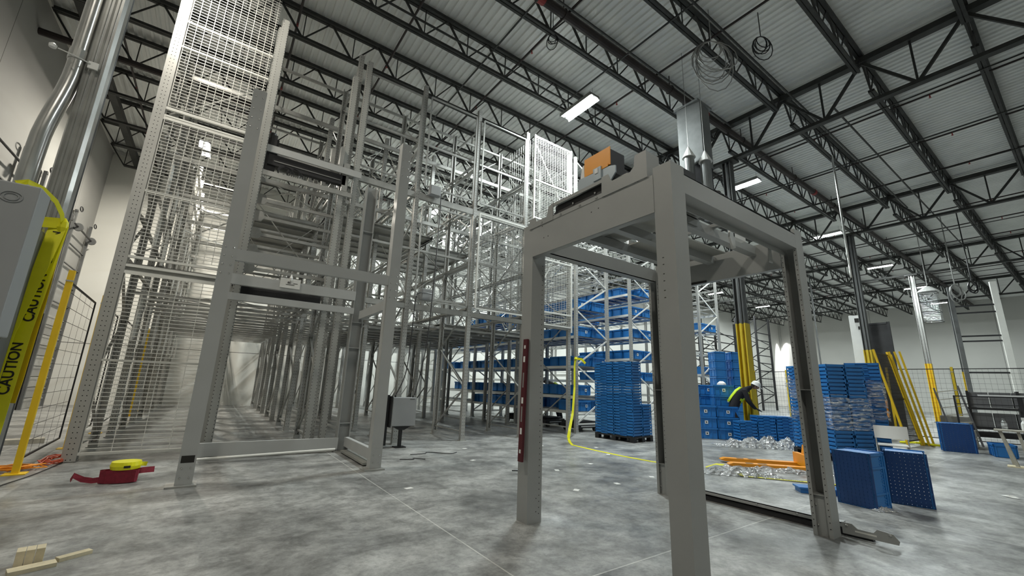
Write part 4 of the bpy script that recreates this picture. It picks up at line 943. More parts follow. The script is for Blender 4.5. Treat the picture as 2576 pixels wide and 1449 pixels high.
band(B0, rzB, -0.03, 1.28, -0.025, 0.88, 0.9, 0.75, 0.25, 'stretch_film', 'lower clear film band around the left wrapped pile')
band(C0, rzC, -0.02, 0.65, -0.02, 0.86, 1.45, 1.35, 0.55, 'stretch_film', 'clear film band around the upper right wrapped stack')
band(C0, rzC, -0.03, 0.66, -0.03, 0.87, 1.0, 0.92, 0.22, 'stretch_film', 'crinkled clear film band halfway up the right wrapped stack')
def crumple(name, label, cx, cy, rx, ry, h, rz, m='foil', seed=1, nx=34, ny=14):
    rnd = random.Random(seed); vs = []; fs = []
    for i in range(nx + 1):
        for j in range(ny + 1):
            u = i / nx * 2 - 1; v = j / ny * 2 - 1
            f = max(0, 1 - abs(v) ** 2.2) * max(0, 1 - abs(u) ** 3)
            edge = 1 + 0.25 * math.sin(i * 1.7 + seed) * (abs(v) > .6)
            z = 0.006 + h * f * (0.35 + 0.65 * rnd.random() * (0.6 + 0.4 * math.sin(i * 0.8 + seed)))
            vs.append((u * rx + rnd.uniform(-1, 1) * rx / nx * .7, v * ry * edge + rnd.uniform(-1, 1) * ry / ny * .7, z))
    for i in range(nx):
        for j in range(ny):
            a = i * (ny + 1) + j; fs.append((a, a + 1, a + ny + 2, a + ny + 1))
    o = MB().add(vs, fs).build(name, m, None, (cx, cy, 0), (0, 0, rz)); tag(o, label, 'plastic film'); return o
crumple('crumpled_film', 'shiny crumpled film heap on the floor in front of the pallet forks', 7.30, 3.72, 0.62, 0.20, 0.13, R(-48), seed=3)
crumple('crumpled_film', 'flatter pale film spread along the floor behind the caution tape', 8.35, 3.55, 0.95, 0.22, 0.09, R(-50), seed=5)
crumple('crumpled_film', 'glossy film trail rising toward the wrapped pile', 11.55, 5.15, 1.25, 0.28, 0.32, R(-42), seed=8, nx=46)
crumple('crumpled_film', 'small clear film scrap under the standing blue crates', 6.72, 1.78, 0.13, 0.06, 0.06, R(-30), seed=9, nx=14, ny=8)

# standing crates in the right foreground
def standing_crate(label, loc, rz, open_face):
    """0.62 tall, base panel 0.40 wide facing local -x, depth along +x"""
    t = thing('folding_crate', label, 'plastic crate', loc, rz)
    H, Wd, D = 0.63, 0.385, 0.33
    b = MB()
    nx, nz = 9, 15; th = 0.012
    # perforated base: bars in both directions
    for i in range(nx + 1): y = -Wd / 2 + Wd * i / nx; b.box(0, th, y - 0.0185, y + 0.0185, 0, H)
    for k in range(nz + 1): z = H * k / nz; b.box(0.001, th - 0.001, -Wd / 2, Wd / 2, max(0, z - 0.0185), min(H, z + 0.0185))
    b.build('perforated_base', 'navy', t)
    s = MB()
    for sy in (-1, 1):
        y = sy * (Wd / 2 - 0.006); s.box(0, D, y - 0.005, y + 0.005, 0, H)
        y2 = sy * Wd / 2
        for z in (0.02, 0.17, 0.46, H - 0.02): s.box(0.0, D, min(y2, y2 + sy * 0.008), max(y2, y2 + sy * 0.008), z - 0.012, z + 0.012)
        for x in (0.012, D - 0.02, D - 0.06): s.box(x - 0.01, x + 0.01, min(y2, y2 + sy * 0.010), max(y2, y2 + sy * 0.010), 0, H)
        for k in range(16): s.box(D - 0.11, D - 0.075, min(y2, y2 + sy * 0.004), max(y2, y2 + sy * 0.004), 0.06 + 0.033 * k, 0.074 + 0.033 * k)
    s.box(0, D, -Wd / 2, Wd / 2, H - 0.01, H); s.box(0, D, -Wd / 2, Wd / 2, 0, 0.01)
    s.build('side_walls', 'blue', t)
    r = MB(); r.box(D - 0.02, D, -Wd / 2 - 0.012, Wd / 2 + 0.012, H - 0.03, H + 0.012); r.box(D - 0.02, D, -Wd / 2 - 0.012, Wd / 2 + 0.012, 0, 0.03)
    for y in (-Wd / 2, Wd / 2): r.box(D - 0.02, D, y - 0.012, y + 0.012, 0, H)
    r.build('rim', 'blue', t)
    return t
standing_crate('blue folding crate on end with solid ribbed side, nearest the white chair', (6.68, 2.02, 0), R(-10), 0)
standing_crate('dark blue perforated crate on end, right of its twin crate', (7.36, 1.66, 0.0), R(13), 0)
o = MB().box(-0.25, 0.3, -0.1, 0.1, 0.0, 0.07).box(-0.27, 0.32, -0.12, 0.12, 0.055, 0.075).build('crate_lid', 'blue', None, (7.05, 2.55, 0), (0, 0, R(-50))); tag(o, 'bright blue crate lid lying behind the standing crate', 'crate lid')
for (x, y, rz, lb) in ((16.0, 2.48, R(-68), 'dark blue crate standing by the far black railing'),):
    standing_crate(lb, (x, y, 0), R(18), 0).scale = (1.1, 1.5, 1.12)
tote('blue tote hung with white rags under the small wooden table', (16.0, 1.75, 0.0), R(15)); 
# white folding chair
t = thing('folding_chair', 'white folding chair behind the standing blue crates', 'chair', (11.0, 2.62, 0), R(15))
m = MB(); n = 12
vs = []; fs = []
for i in range(n + 1):
    a = -1 + 2 * i / n
    for z in (0.53, 0.765):
        for d in (0, 0.012): vs.append((-0.04 * (1 - a * a) + d + (z - .53) * .1, a * 0.25, z))
for i in range(n):
    q = 4 * i
    for f in ((0, 2, 6, 4), (1, 5, 7, 3), (0, 4, 5, 1), (2, 3, 7, 6)): fs.append(tuple(q + k for k in f))
fs += [(0, 1, 3, 2), (4 * n, 4 * n + 2, 4 * n + 3, 4 * n + 1)]
m.add(vs, fs).build('backrest', 'white', t)
for s in (-0.235, 0.235):
    MB().tube([(0.05, s, 0.76), (-0.01, s, 0.42), (-0.24, s, 0.0)], 0.012, 8).build('leg', 'galv', t)
    MB().tube([(-0.30, s * .9, 0.43), (-0.05, s * .9, 0.40), (0.20, s * .9, 0.0)], 0.011, 8).build('leg', 'galv', t)
MB().box(-0.36, 0.0, -0.22, 0.22, 0.415, 0.44).build('seat', 'white', t, bevel=0.01)
MB().tube([(-0.2, -0.23, 0.06), (-0.2, 0.23, 0.06)], 0.008, 6).build('stretcher', 'galv', t)

# pallet jack
t = thing('pallet_jack', 'orange pallet jack with forks on the floor, pushed under the wrapped pile', 'pallet jack', (8.02, 4.28, 0), math.atan2(3.42 - 4.42, 8.75 - 7.85))
for v in (-0.19, 0.19 + 0.16):
    m = MB(); m.box(0.0, 1.30, v - 0.08, v + 0.08, 0.075, 0.085); m.box(0.0, 1.30, v - 0.08, v - 0.07, 0.03, 0.08); m.box(0.0, 1.30, v + 0.07, v + 0.08, 0.03, 0.08)
    m.prism([(0.0, 0.085), (-0.07, 0.06), (-0.07, 0.045), (0.0, 0.03)], 'y', v - 0.08, v + 0.08); f = m.build('fork', 'orange', t)
    MB().tube([(0.16, v - 0.05, 0.035), (0.16, v + 0.05, 0.035)], 0.035, 14).build('roller', 'ink', f)
    MB().box(0.22, 0.34, v - 0.04, v + 0.04, 0.0855, 0.087).box(0.42, 0.56, v - 0.04, v + 0.04, 0.0855, 0.087).build('fork_slots', 'ink', f)
m = MB(); m.box(1.22, 1.30, -0.27, 0.43, 0.06, 0.26); m.prism([(1.22, 0.085), (1.30, 0.085), (1.30, 0.42), (1.28, 0.42)], 'y', 0.02, 0.14); m.build('body', 'orange', t)
for v in (-0.0, 0.16): MB().tube([(1.42, v - 0.025, 0.09), (1.42, v + 0.025, 0.09)], 0.09, 16).build('steer_wheel', 'ink', t)
MB().tube([(1.36, 0.08, 0.1), (1.36, 0.08, 0.45), (1.45, 0.08, 1.02)], 0.02, 8).build('handle_shaft', 'ink', t)
m = MB(); m.tube([(1.45 + 0.13 * math.sin(a) * .3, 0.08 + 0.11 * math.sin(a), 1.12 - 0.11 * math.cos(a)) for a in [k * math.pi / 8 for k in range(16)]], 0.014, 6, closed=True); m.build('handle_loop', 'ink', t)

# caution tape
def ribbon(pts, w, upv, m, name='tape_strand', parent=None):
    vs = []; n = len(pts); P = [Vector(p) for p in pts]
    for i, p in enumerate(P):
        d = (P[min(i + 1, n - 1)] - P[max(i - 1, 0)]).normalized(); u = Vector(upv[i] if isinstance(upv, list) else upv); a = (u - d * u.dot(d)).normalized()
        nr = d.cross(a) * 0.0006
        vs += [p + a * w / 2 + nr, p - a * w / 2 + nr, p - a * w / 2 - nr, p + a * w / 2 - nr]
    fs = []
    for i in range(n - 1):
        q = 4 * i
        for k in range(4): fs.append((q + k, q + (k + 1) % 4, q + 4 + (k + 1) % 4, q + 4 + k))
    return MB().add(vs, fs).build(name, m, parent)
t = thing('caution_tape', 'yellow caution tape tied to the rack post and trailing across the floor', 'caution tape', (0, 0, 0))
RX7 = 8.86
ribbon([(RX7 - .06, 9.10, 2.15), (RX7 - 0.12, 9.08, 1.9), (RX7 - 0.20, 9.0, 1.3), (8.35, 8.75, 0.6), (8.0, 8.5, 0.22), (7.72, 8.25, 0.02)], 0.09, (1, 0.2, 0), 'tape', parent=t)
ribbon([(7.72, 8.25, 0.02), (7.30, 7.75, 0.012), (7.04, 7.39, 0.006), (6.95, 6.6, 0.004), (6.90, 5.8, 0.005), (6.93, 5.15, 0.006), (7.1, 4.5, 0.01)], 0.06, (1, 0.3, 0.1), 'tape', parent=t)
MB().lathe([(0.02, -.05), (0.05, 0), (0.02, .06)], (RX7 - .08, 9.07, 2.12), 8).build('knot', 'tape', t); ribbon([(RX7 - .06, 9.06, 2.13), (RX7 + 0.1, 9.0, 2.12), (RX7 + 0.2, 8.95, 2.0)], 0.07, (0, 0, 1), 'tape', parent=t)
def tape_text(txt, size, loc, rot, parent):
    return inst('lettering', text_mesh(txt, size, 'ink', 0.0004), parent, loc, rot)
t = thing('caution_tape', 'yellow caution tape lying in front of the pallet jack with black lettering', 'caution tape', (0, 0, 0))
a = Vector((7.18, 3.62, 0.012)); b = Vector((7.75, 2.80, 0.012))
ribbon([(7.35, 4.35, 0.01), (7.42, 4.2, 0.08), (7.40, 4.05, 0.09)], 0.075, (1, 0.3, 0.2), 'tape', parent=t); ribbon([a + Vector((-.05, .1, .03)), a, (a + b) / 2, b, b + (b - a) * 0.4], 0.075, (0.82, 0.57, 0), 'tape', parent=t)
ang = math.atan2(b.y - a.y, b.x - a.x)
tape_text('CAUTION CUIDADO', 0.052, ((a + b) / 2 + Vector((0.05, -.05, 0.003))), (0, 0, ang + math.pi), t)

# ------------------------------------------------------------------ person
def skin_obj(name, verts, edges, radii, m, parent=None, sub=2, root=0):
    me = bpy.data.meshes.new(name); me.from_pydata(verts, edges, []); me.update()
    o = bpy.data.objects.new(name, me); C.objects.link(o); me.materials.append(M[m])
    sk = o.modifiers.new('skin', 'SKIN'); sk.use_smooth_shade = True
    for i, v in enumerate(me.skin_vertices[0].data):
        r = radii[i]; v.radius = r if isinstance(r, tuple) else (r, r); v.use_root = (i == root)
    s = o.modifiers.new('sub', 'SUBSURF'); s.levels = sub; s.render_levels = sub
    dg = bpy.context.evaluated_depsgraph_get(); dg.update()
    me2 = bpy.data.meshes.new_from_object(o.evaluated_get(dg)); o.modifiers.clear(); o.data = me2; me2.name = name
    if parent: o.parent = parent
    return o
# local frame: x forward (toward the crates), y left, z up
pt = thing('person', 'person in white hard hat and lime safety vest bending over the low blue crate pile', 'person', (12.62, 6.32, 0), R(-62))
V = []; E_ = []; Rr = []
def vtx(p, r, parent=None):
    V.append(p); Rr.append(r)
    if parent is not None: E_.append((parent, len(V) - 1))
    return len(V) - 1
pel = vtx((-0.16, 0, 0.93), (0.19, 0.16)); sp = vtx((-0.07, 0, 1.10), (0.18, 0.16), pel); chn = vtx((0.08, 0, 1.27), (0.20, 0.17), sp); up_ = vtx((0.20, 0, 1.39), (0.16, 0.14), chn); nk = vtx((0.31, 0, 1.45), 0.065, up_); vtx((0.38, 0, 1.48), 0.055, nk)
for s in (1, -1):
    h = vtx((-0.17, s * 0.12, 0.78), 0.125, pel); k_ = vtx((-0.06, s * 0.14, 0.46), 0.085, h); a_ = vtx((-0.16, s * 0.14, 0.10), 0.055, k_); vtx((0.04, s * 0.15, 0.05), 0.05, a_)
    sh = vtx((0.18, s * 0.22, 1.34), 0.085, up_); el = vtx((0.25, s * 0.28, 1.08), 0.062, sh); wr = vtx((0.42, s * 0.18, 0.86), 0.042, el)
body = skin_obj('body', V, E_, Rr, 'darkcloth', pt)
for s in (1, -1):
    hv = [(0.44, s * 0.17, 0.88), (0.49, s * 0.16, 0.845)]; he = [(0, 1)]; hr = [0.03, 0.034]
    for j in range(4):
        y = s * 0.16 + (j - 1.5) * 0.02; hv += [(0.535, y, 0.82), (0.565 + 0.006 * (1 - abs(j - 1.5)), y, 0.795)]; he += [(1, len(hv) - 2), (len(hv) - 2, len(hv) - 1)]; hr += [0.011, 0.009]
    hv += [(0.50, s * 0.16 - s * 0.045, 0.83), (0.53, s * 0.16 - s * 0.055, 0.81)]; he += [(1, len(hv) - 2), (len(hv) - 2, len(hv) - 1)]; hr += [0.012, 0.010]
    skin_obj('glove', hv, he, hr, 'black', pt, 1)
hd = skin_obj('head', [(0.37, 0, 1.46), (0.44, 0, 1.50), (0.50, 0, 1.505), (0.535, 0, 1.455), (0.565, 0, 1.47)], [(0, 1), (1, 2), (2, 3), (3, 4)], [0.055, 0.095, 0.09, 0.055, 0.016], 'skin', pt)
m = MB()
for s in (1, -1): m.lathe([(0.012, 0), (0.012, 0.01)], (0.0, 0, 0), 8) if False else m.box(0.565, 0.575, s * 0.03 - 0.01, s * 0.03 + 0.01, 1.485, 1.497)
m.build('eyes', 'ink', hd); MB().box(0.572, 0.578, -0.02, 0.02, 1.425, 1.433).build('mouth', 'maroon', hd)
for s in (1, -1): MB().box(0.44, 0.475, s * 0.088 - 0.008, s * 0.088 + 0.008, 1.46, 1.51).build('ear', 'skin', hd)
hr_ = MB().lathe([(0.09, -0.03), (0.10, 0.02), (0.085, 0.06)], (0, 0, 0), 16).build('hair', 'hair', pt, (0.44, 0, 1.50), (0, R(15), 0))
hh = MB().lathe([(0.145, 0.0), (0.142, 0.006), (0.122, 0.012), (0.118, 0.06), (0.095, 0.105), (0.05, 0.13), (0.005, 0.137)], (0, 0, 0), 24).build('hard_hat', 'white', pt, (0.475, 0, 1.52), (0, R(28), 0), smooth=True)
MB().prism([(0.10, 0.0), (0.19, -0.012), (0.19, -0.004), (0.10, 0.012)], 'y', -0.07, 0.07).build('brim', 'white', hh)
# vest: slightly larger torso shell, front/back panels as bands over the shoulders
vv = []; 
def vest(name, offs, m):
    vs = []; fs = []
    prof = [(-0.15, 0.96, 0.17, 0.17), (-0.06, 1.11, 0.165, 0.165), (0.08, 1.275, 0.18, 0.175), (0.19, 1.385, 0.15, 0.15)]
    dirv = Vector((0.6, 0, 0.8)); nrm = Vector((-0.8, 0, 0.6))
    k0, k1 = offs
    for (x, z, ry, rx) in prof:
        for k in range(9):
            a = k0 + (k1 - k0) * k / 8
            vs.append(Vector((x, 0, z)) + nrm * (rx * math.cos(a)) + Vector((0, ry * math.sin(a), 0)))
    for i in range(3):
        for k in range(8): fs.append((i * 9 + k, i * 9 + k + 1, (i + 1) * 9 + k + 1, (i + 1) * 9 + k))
    o = MB().add(vs, fs).build(name, m, pt, smooth=True); sl = o.modifiers.new('solid', 'SOLIDIFY'); sl.thickness = 0.008; sl.offset = 1; return o
vest('vest_back', (-0.85, 0.85), 'hivis'); vest('vest_front_panel', (1.95, 2.75), 'hivis'); vest('vest_front_panel', (-2.75, -1.95), 'hivis')

p2 = copy_tree(pt); p2.location = (10.95, 12.35, 0); p2.rotation_euler = (0, 0, R(120)); tag(p2, 'second person in lime vest glimpsed bending behind the first tote rack', 'person')
for k, (x, y) in enumerate(((9.62, 9.75), (9.62, 11.3), (9.62, 12.9), (12.45, 9.9))):
    t = thing('transport_cart', ('low black wheeled cart under the first rack, nearest', 'low black wheeled cart under the first rack, second in line', 'low black wheeled cart under the first rack, third in line', 'low black wheeled cart under the second rack')[k], 'cart', (x, y, 0), R(8 * k), 'low black carts under the racks')
    MB().box(-0.5, 0.5, -0.35, 0.35, 0.10, 0.24).box(-0.42, 0.42, -0.28, 0.28, 0.24, 0.30).build('cart_body', 'black', t, bevel=0.03)
    MB().box(-0.3, 0.3, -0.355, -0.35, 0.14, 0.17).build('white_stripe', 'label', t)
    for sx in (-0.33, 0.33):
        for sy in (-0.3, 0.3): MB().tube([(sx, sy - 0.03, 0.08), (sx, sy + 0.03, 0.08)], 0.08, 14).build('wheel', 'ink', t)
# ------------------------------------------------------------------ safety fences
def fence_panel(par, L, z0, z1, dz=0.2, name='mesh_panel', m='black', sv=0.05):
    mb = MB()
    for z in (z0, z1): mb.box(0.03, L - 0.03, -0.01, 0.01, z - 0.012, z + 0.012)
    for x in (0.03, L - 0.03): mb.box(x - 0.012, x + 0.012, -0.01, 0.01, z0, z1)
    z = z0
    while z < z1: mb.box(0.03, L - 0.03, -0.0025, 0.0025, z - 0.0025, z + 0.0025); z += dz
    x = 0.03
    while x < L: mb.box(x - 0.0016, x + 0.0016, 0.0025, 0.005, z0, z1); x += sv
    return mb.build(name, m, par)
def fence_post(par, x, h, m='yellow', w=0.05):
    p = MB().box(x - w / 2, x + w / 2, -w / 2, w / 2, 0.0, h).box(x - w * 1.4, x + w * 1.4, -w * 1.6, w * 1.6, 0, 0.012).build('fence_post', m, par)
    MB().box(x - w / 2 - 0.004, x + w / 2 + 0.004, -w / 2 - 0.004, w / 2 + 0.004, h - 0.16, h - 0.14).build('clip_band', 'galv', p); return p
y = 8.18
for k in range(5):
    L = 2.28
    t = thing('safety_fence', ('yellow and black safety fence section nearest the camera, left of the mesh tower', 'second safety fence section behind the mesh tower', 'third safety fence section behind the mesh tower', 'fourth safety fence section behind the mesh tower', 'farthest safety fence section behind the mesh tower')[k], 'safety fence', (-1.80, y, 0), R(92.5), 'safety fence along the left rack')
    fence_post(t, 0, 2.66, w=0.065); fence_panel(t, L, 0.18, 2.5, 0.2, sv=0.45)
    if k == 4: fence_post(t, L, 2.66)
    y += L + 0.02
# far right fence: runs away from camera side
def run_fence(x0, y0, x1, y1, n, h, label, grp, pm='colyellow', dz=0.15):
    d = Vector((x1 - x0, y1 - y0)); L = d.length / n; rz = math.atan2(d.y, d.x)
    for k in range(n):
        t = thing('safety_fence', label % nth(k), 'safety fence', (x0 + d.x * k / n, y0 + d.y * k / n, 0), rz, grp)
        fence_post(t, 0, h, pm, 0.06); fence_panel(t, L, 0.15, h - 0.06, dz, sv=0.12)
        if k == n - 1: fence_post(t, L, h, pm, 0.06)
run_fence(18.55, 5.8, 18.75, 1.2, 3, 2.3, 'dark mesh fence near the leaning yellow panels, %s from the left', 'fence right of the leaning panels')
run_fence(19.5, 10.2, 18.4, 6.0, 3, 2.25, 'dark mesh fence behind the wrapped blue pile, %s from the left', 'fence behind the wrapped pile')
# leaning fence panels: base line runs away from the viewer, tops tilted to the left
for k, (x0, y0, x1, y1, lean) in enumerate([(15.86, 3.44, 17.04, 3.40, 9.0), (17.06, 3.36, 18.20, 3.58, 8.7), (17.09, 3.26, 18.23, 3.48, 8.4), (17.12, 3.16, 18.26, 3.38, 8.1)]):
    t = thing('leaning_panel', ('yellow framed fence panel leaning apart on the left', 'yellow framed panel leaning in the bundle, first from left', 'yellow framed panel leaning in the bundle, middle one', 'yellow framed panel leaning in the bundle, rightmost')[k], 'fence panel', (x0, y0, 0), 0, 'leaning fence panels')
    w3 = Vector((x1 - x0, y1 - y0, 0)).normalized(); n0 = Vector((-w3.y, w3.x, 0)); z3 = (Vector((0, 0, 1)) * math.cos(R(lean)) + n0 * math.sin(R(lean))).normalized(); n3 = z3.cross(w3)
    t.rotation_euler = Matrix((w3, n3, z3)).transposed().to_euler()
    for xx in (0, 1.15): MB().box(xx - 0.03, xx + 0.03, -0.025, 0.025, 0, 2.72).build('side_rail', 'yellow', t)
    m = MB()
    for z in (0.15, 1.3, 2.62): m.box(0.03, 1.12, -0.01, 0.01, z - 0.015, z + 0.015)
    z = 0.25
    while z < 2.6: m.box(0.03, 1.12, -0.002, 0.002, z - 0.003, z + 0.003); z += 0.1
    xx = 0.06
    while xx < 1.1: m.box(xx - 0.004, xx + 0.004, 0.002, 0.005, 0.15, 2.6); xx += 0.024
    m.build('wire_grid', 'black', t)
cord('caution_tape_heap', 'yellow caution tape heap on the floor at the foot of the leaning panels', [(17.2, 3.9, 0.02), (16.9, 3.5, 0.07), (17.3, 3.3, 0.03), (16.8, 3.1, 0.06), (17.2, 2.9, 0.02), (16.7, 2.75, 0.05), (17.1, 2.6, 0.02), (16.6, 2.5, 0.02)], 0.035, 'tape', 'caution tape')
# black railing with white top in front of the grey units
t = thing('guard_railing', 'low black railing with a white top bar at the far right', 'railing', (17.0, 2.55, 0), R(-84))
for k in range(4): MB().box(k * 1.2 - 0.02, k * 1.2 + 0.02, -0.02, 0.02, 0, 1.42).build('rail_post', 'black', t)
MB().box(-0.02, 3.6, -0.02, 0.02, 1.40, 1.43).build('top_rail', 'black', t); MB().box(0.45, 3.6, -0.03, 0.03, 1.43, 1.47).build('white_bar', 'white', t); MB().box(0, 3.6, -0.015, 0.015, 1.2, 1.22).build('mid_rail', 'black', t)
# grey block machine behind railing
t = thing('conveyor_unit', 'long dark conveyor unit with rows of grey blocks behind the black railing', 'conveyor', (19.35, 2.6, 0), R(-82))
for z, h_ in ((0.55, 0.40), (1.12, 0.44)):
    for k in range(9): MB().box(k * 0.45, k * 0.45 + 0.42, -0.25, 0.25, z, z + h_).build('grey_block', 'greyblock', t)
MB().box(-0.05, 4.1, -0.3, 0.3, 0.48, 0.54).build('lower_frame', 'black', t); MB().box(-0.05, 4.1, -0.3, 0.3, 1.05, 1.11).build('upper_frame', 'black', t)
for k in range(5): MB().box(k * 1.0 - 0.03, k * 1.0 + 0.03, -0.28, 0.28, 0, 1.6).build('leg', 'black', t)
MB().box(0, 4.0, -0.25, 0.25, 0.25, 0.4).build('floor_beam', 'black', t)
for k, (x, y, rz) in enumerate(((18.15, 2.78, 5), (19.2, 6.9, 0))):
    o = MB().box(-0.4, 0.4, -0.35, 0.35, 0, 0.45).box(-0.3, 0.35, -0.3, 0.3, 0.45, 0.85).build('concrete_block', 'concrete', None, (x, y, 0), (0, 0, R(rz)), bevel=0.02); tag(o, ('stepped concrete block right of the leaning panels', 'stepped concrete block left behind the leaning panels')[k], 'concrete block')
t = thing('wrapped_rack', 'brown film-wrapped narrow shelf leaning beside the dark blue crate', 'shelf', (17.5, 2.75, 0), R(-80)); t.rotation_euler = (0, R(-9), R(-80))
for xx in (0, 0.5): MB().box(xx - 0.02, xx + 0.02, -0.1, 0.1, 0, 1.65).build('side_panel', 'greyblock', t)
for k in range(7): MB().box(0, 0.5, -0.1, 0.1, 0.2 + k * 0.22, 0.22 + k * 0.22).build('shelf', 'greywood', t)
# tall ladder frame
t = thing('ladder_frame', 'tall white and dark ladder frame standing at the far right wall side', 'ladder frame', (30.0, 3.9, 0), R(-75))
MB().box(-0.08, 0.08, -0.1, 0.1, 0, 6.9).build('dark_post', 'colgrey', t); MB().box(1.4, 1.62, -0.1, 0.1, 0, 7.0).build('white_post', 'whitesteel', t)
for z in (1.5, 2.6, 4.1, 4.35, 5.5, 5.85): MB().box(0, 1.5, -0.03, 0.03, z, z + 0.07).build('rung', 'black', t)
# dark cabinet & white strip
t = thing('white_wall_unit', 'narrow white panel with a small socket, beside the slim column', 'panel', (25.3, 6.9, 0), R(-72)); MB().box(0, 0.65, 0, 0.15, 0, 5.2).build('panel_board', 'white', t); MB().box(0.2, 0.45, -0.03, 0, 4.85, 5.05).box(0.3, 0.5, -0.03, 0, 4.5, 4.65).build('socket_box', 'ink', t)
t = thing('dark_door_panel', 'tall dark framed panel right of the slim column', 'panel', (25.25, 6.25, 0), R(-92)); MB().box(0, 0.8, 0, 0.05, 0, 4.7).build('dark_pane', 'black', t)
for z in (0.0, 2.6, 4.65): MB().box(0, 0.8, -0.03, 0.05, z, z + 0.08).build('cross_frame', 'black', t)
for x in (0, 0.8): MB().box(x - 0.05, x + 0.05, -0.03, 0.06, 0, 4.75).build('side_frame', 'black', t)
o = MB().box(-0.35, 0.35, -0.15, 0.15, 0.7, 1.15).box(-0.35, 0.35, -0.4, 0.15, 1.15, 1.22).build('orange_bench', ['orange'], None, (17.75, 4.55, 0), (0, 0, R(-75))); tag(o, 'orange and dark machine part glimpsed behind the first leaning panel', 'machine part')
MBs = MB().box(-0.3, 0.3, -0.12, 0.12, 0, 0.7)
o2 = MBs.build('support_stand', 'black', o)
# small wooden table with bottle and spray bottle
t = thing('work_table', 'small worn wooden folding table at the right edge', 'table', (13.9, 1.30, 0), R(-85))
MB().box(-0.28, 0.75, -0.22, 0.22, 0.70, 0.73).build('tabletop', 'greywood', t)
for (x0, y0, x1, y1) in ((-0.2, -0.15, -0.05, -0.18), (0.05, -0.12, 0.12, -0.18), (0.2, 0.15, 0.5, 0.15), (-0.2, 0.15, -0.1, 0.18)): MB().bar((x0, y0, 0.70), (x1, y1, 0.0), 0.05).build('leg', 'greywood', t)
MB().box(-0.2, 0.7, -0.25, 0.1, 0, 0.02).build('foot_board', 'wood', t)
o = MB().lathe([(0.04, 0), (0.045, 0.02), (0.045, 0.14), (0.018, 0.19), (0.018, 0.22)], (0, 0, 0), 12).build('water_bottle', 'film', None, (13.9, 1.42, 0.73)); tag(o, 'clear bottle on the small wooden table', 'bottle')
t = thing('spray_bottle', 'white spray bottle on the small wooden table', 'bottle', (13.93, 1.14, 0.73)); MB().lathe([(0.05, 0), (0.055, 0.03), (0.05, 0.14), (0.02, 0.2)], (0, 0, 0), 12).build('bottle_body', 'white', t); MB().box(-0.02, 0.02, -0.06, 0.03, 0.2, 0.26).build('trigger_head', 'white', t)

# ------------------------------------------------------------------ floor clutter
for k, (x, y, rz) in enumerate([(3.97, 6.66, 20), (4.75, 5.34, 60), (5.75, 7.17, 10), (4.11, 4.24, 35), (4.9, 4.24, 75), (5.76, 4.3, 50), (5.68, 5.51, 15), (6.8, 6.1, 30), (7.3, 6.9, 70), (2.25, 5.3, 10), (6.3, 7.6, 45), (4.5, 7.9, 5), (7.9, 5.6, 30)]):
    o = MB().box(-0.05, 0.05, -0.035, 0.035, 0.0, 0.003).build('paper_scrap', 'paper', None, (x, y, 0), (0, 0, R(rz))); tag(o, 'small white paper square on the floor, %s of the scattered scraps' % nth(k), 'paper scrap', 'paper scraps scattered on the floor')
for k, (c, pts) in enumerate([((0, 0, 0), [(3.2, 7.6, 0.01), (3.45, 7.55, 0.015), (3.6, 7.7, 0.01), (3.9, 7.4, 0.01), (4.1, 7.5, 0.01)]), ((0, 0, 0), [(2.85, 7.2, 0.01), (3.05, 7.1, 0.012), (3.1, 7.2, 0.01), (3.25, 7.05, 0.01)]), ((0, 0, 0), [(4.05, 5.6, 0.008), (4.2, 5.5, 0.01), (4.35, 5.45, 0.008)])]):
    cord('wire_offcut', ('black wire offcut in front of the control box', 'short bent black wire beside the front post', 'small black offcut between post and papers')[k], pts, 0.007, 'cable', 'wire')
for k, (x, y, s) in enumerate([(2.72, 1.60, 0.08), (2.35, 1.35, 0.06), (9.4, 1.05, 0.09)]):
    crumple('torn_paper', ('torn white paper at the foot of the nearest post', 'pale torn tape piece near the bottom edge', 'crumpled white tissue on the floor at right')[k], x, y, s, s * 0.4, 0.03, R(30 * k), 'paper', k + 3, 8, 5)
# red strap and yellow roll
t = thing('ratchet_strap', 'rolled maroon ratchet strap lying left of the front post', 'strap', (-0.70, 7.12, 0), R(-12))
m = MB()
for r_ in (0.05, 0.075, 0.10):
    P = circ((0, 0, 0), r_, 20, 'z', e=0.7)
    for i in range(20): a_, b_ = P[i], P[(i + 1) % 20]; m.add([(a_[0] * 1.8, a_[1], 0.005), (b_[0] * 1.8, b_[1], 0.005), (b_[0] * 1.9, b_[1], 0.15), (a_[0] * 1.9, a_[1], 0.15)], [(0, 1, 2, 3)])
m.box(-0.17, 0.17, -0.05, 0.05, 0.01, 0.14)
m.build('coil', 'maroon', t)
ribbon([(-0.14, -0.02, 0.05), (-0.24, 0.0, 0.035), (-0.34, 0.02, 0.05), (-0.42, 0.0, 0.10), (-0.45, 0.03, 0.04)], 0.06, (0, 0.2, 1), 'maroon', 'loose_end', t); ribbon([(0.1, 0.05, 0.11), (0.2, 0.08, 0.12), (0.3, 0.12, 0.12)], 0.07, (0, 0.5, 1), 'maroon', 'loose_end', t)
t = thing('tape_roll', 'yellow tape roll resting on the maroon strap', 'tape roll', (-0.66, 7.16, 0.152), R(10))
MB().lathe([(0.04, 0), (0.14, 0), (0.15, 0.04), (0.14, 0.085), (0.04, 0.085)], (0, 0, 0), 24).build('roll', 'tape', t)
ribbon([(0.12, 0.0, 0.04), (0.17, 0.02, 0.035), (0.20, 0.02, 0.03)], 0.05, (0, 0, 1), 'tape', 'loose_end', t)
MB().box(-0.03, 0.03, -0.155, -0.145, 0.025, 0.05).build('printed_mark', 'ink', t)
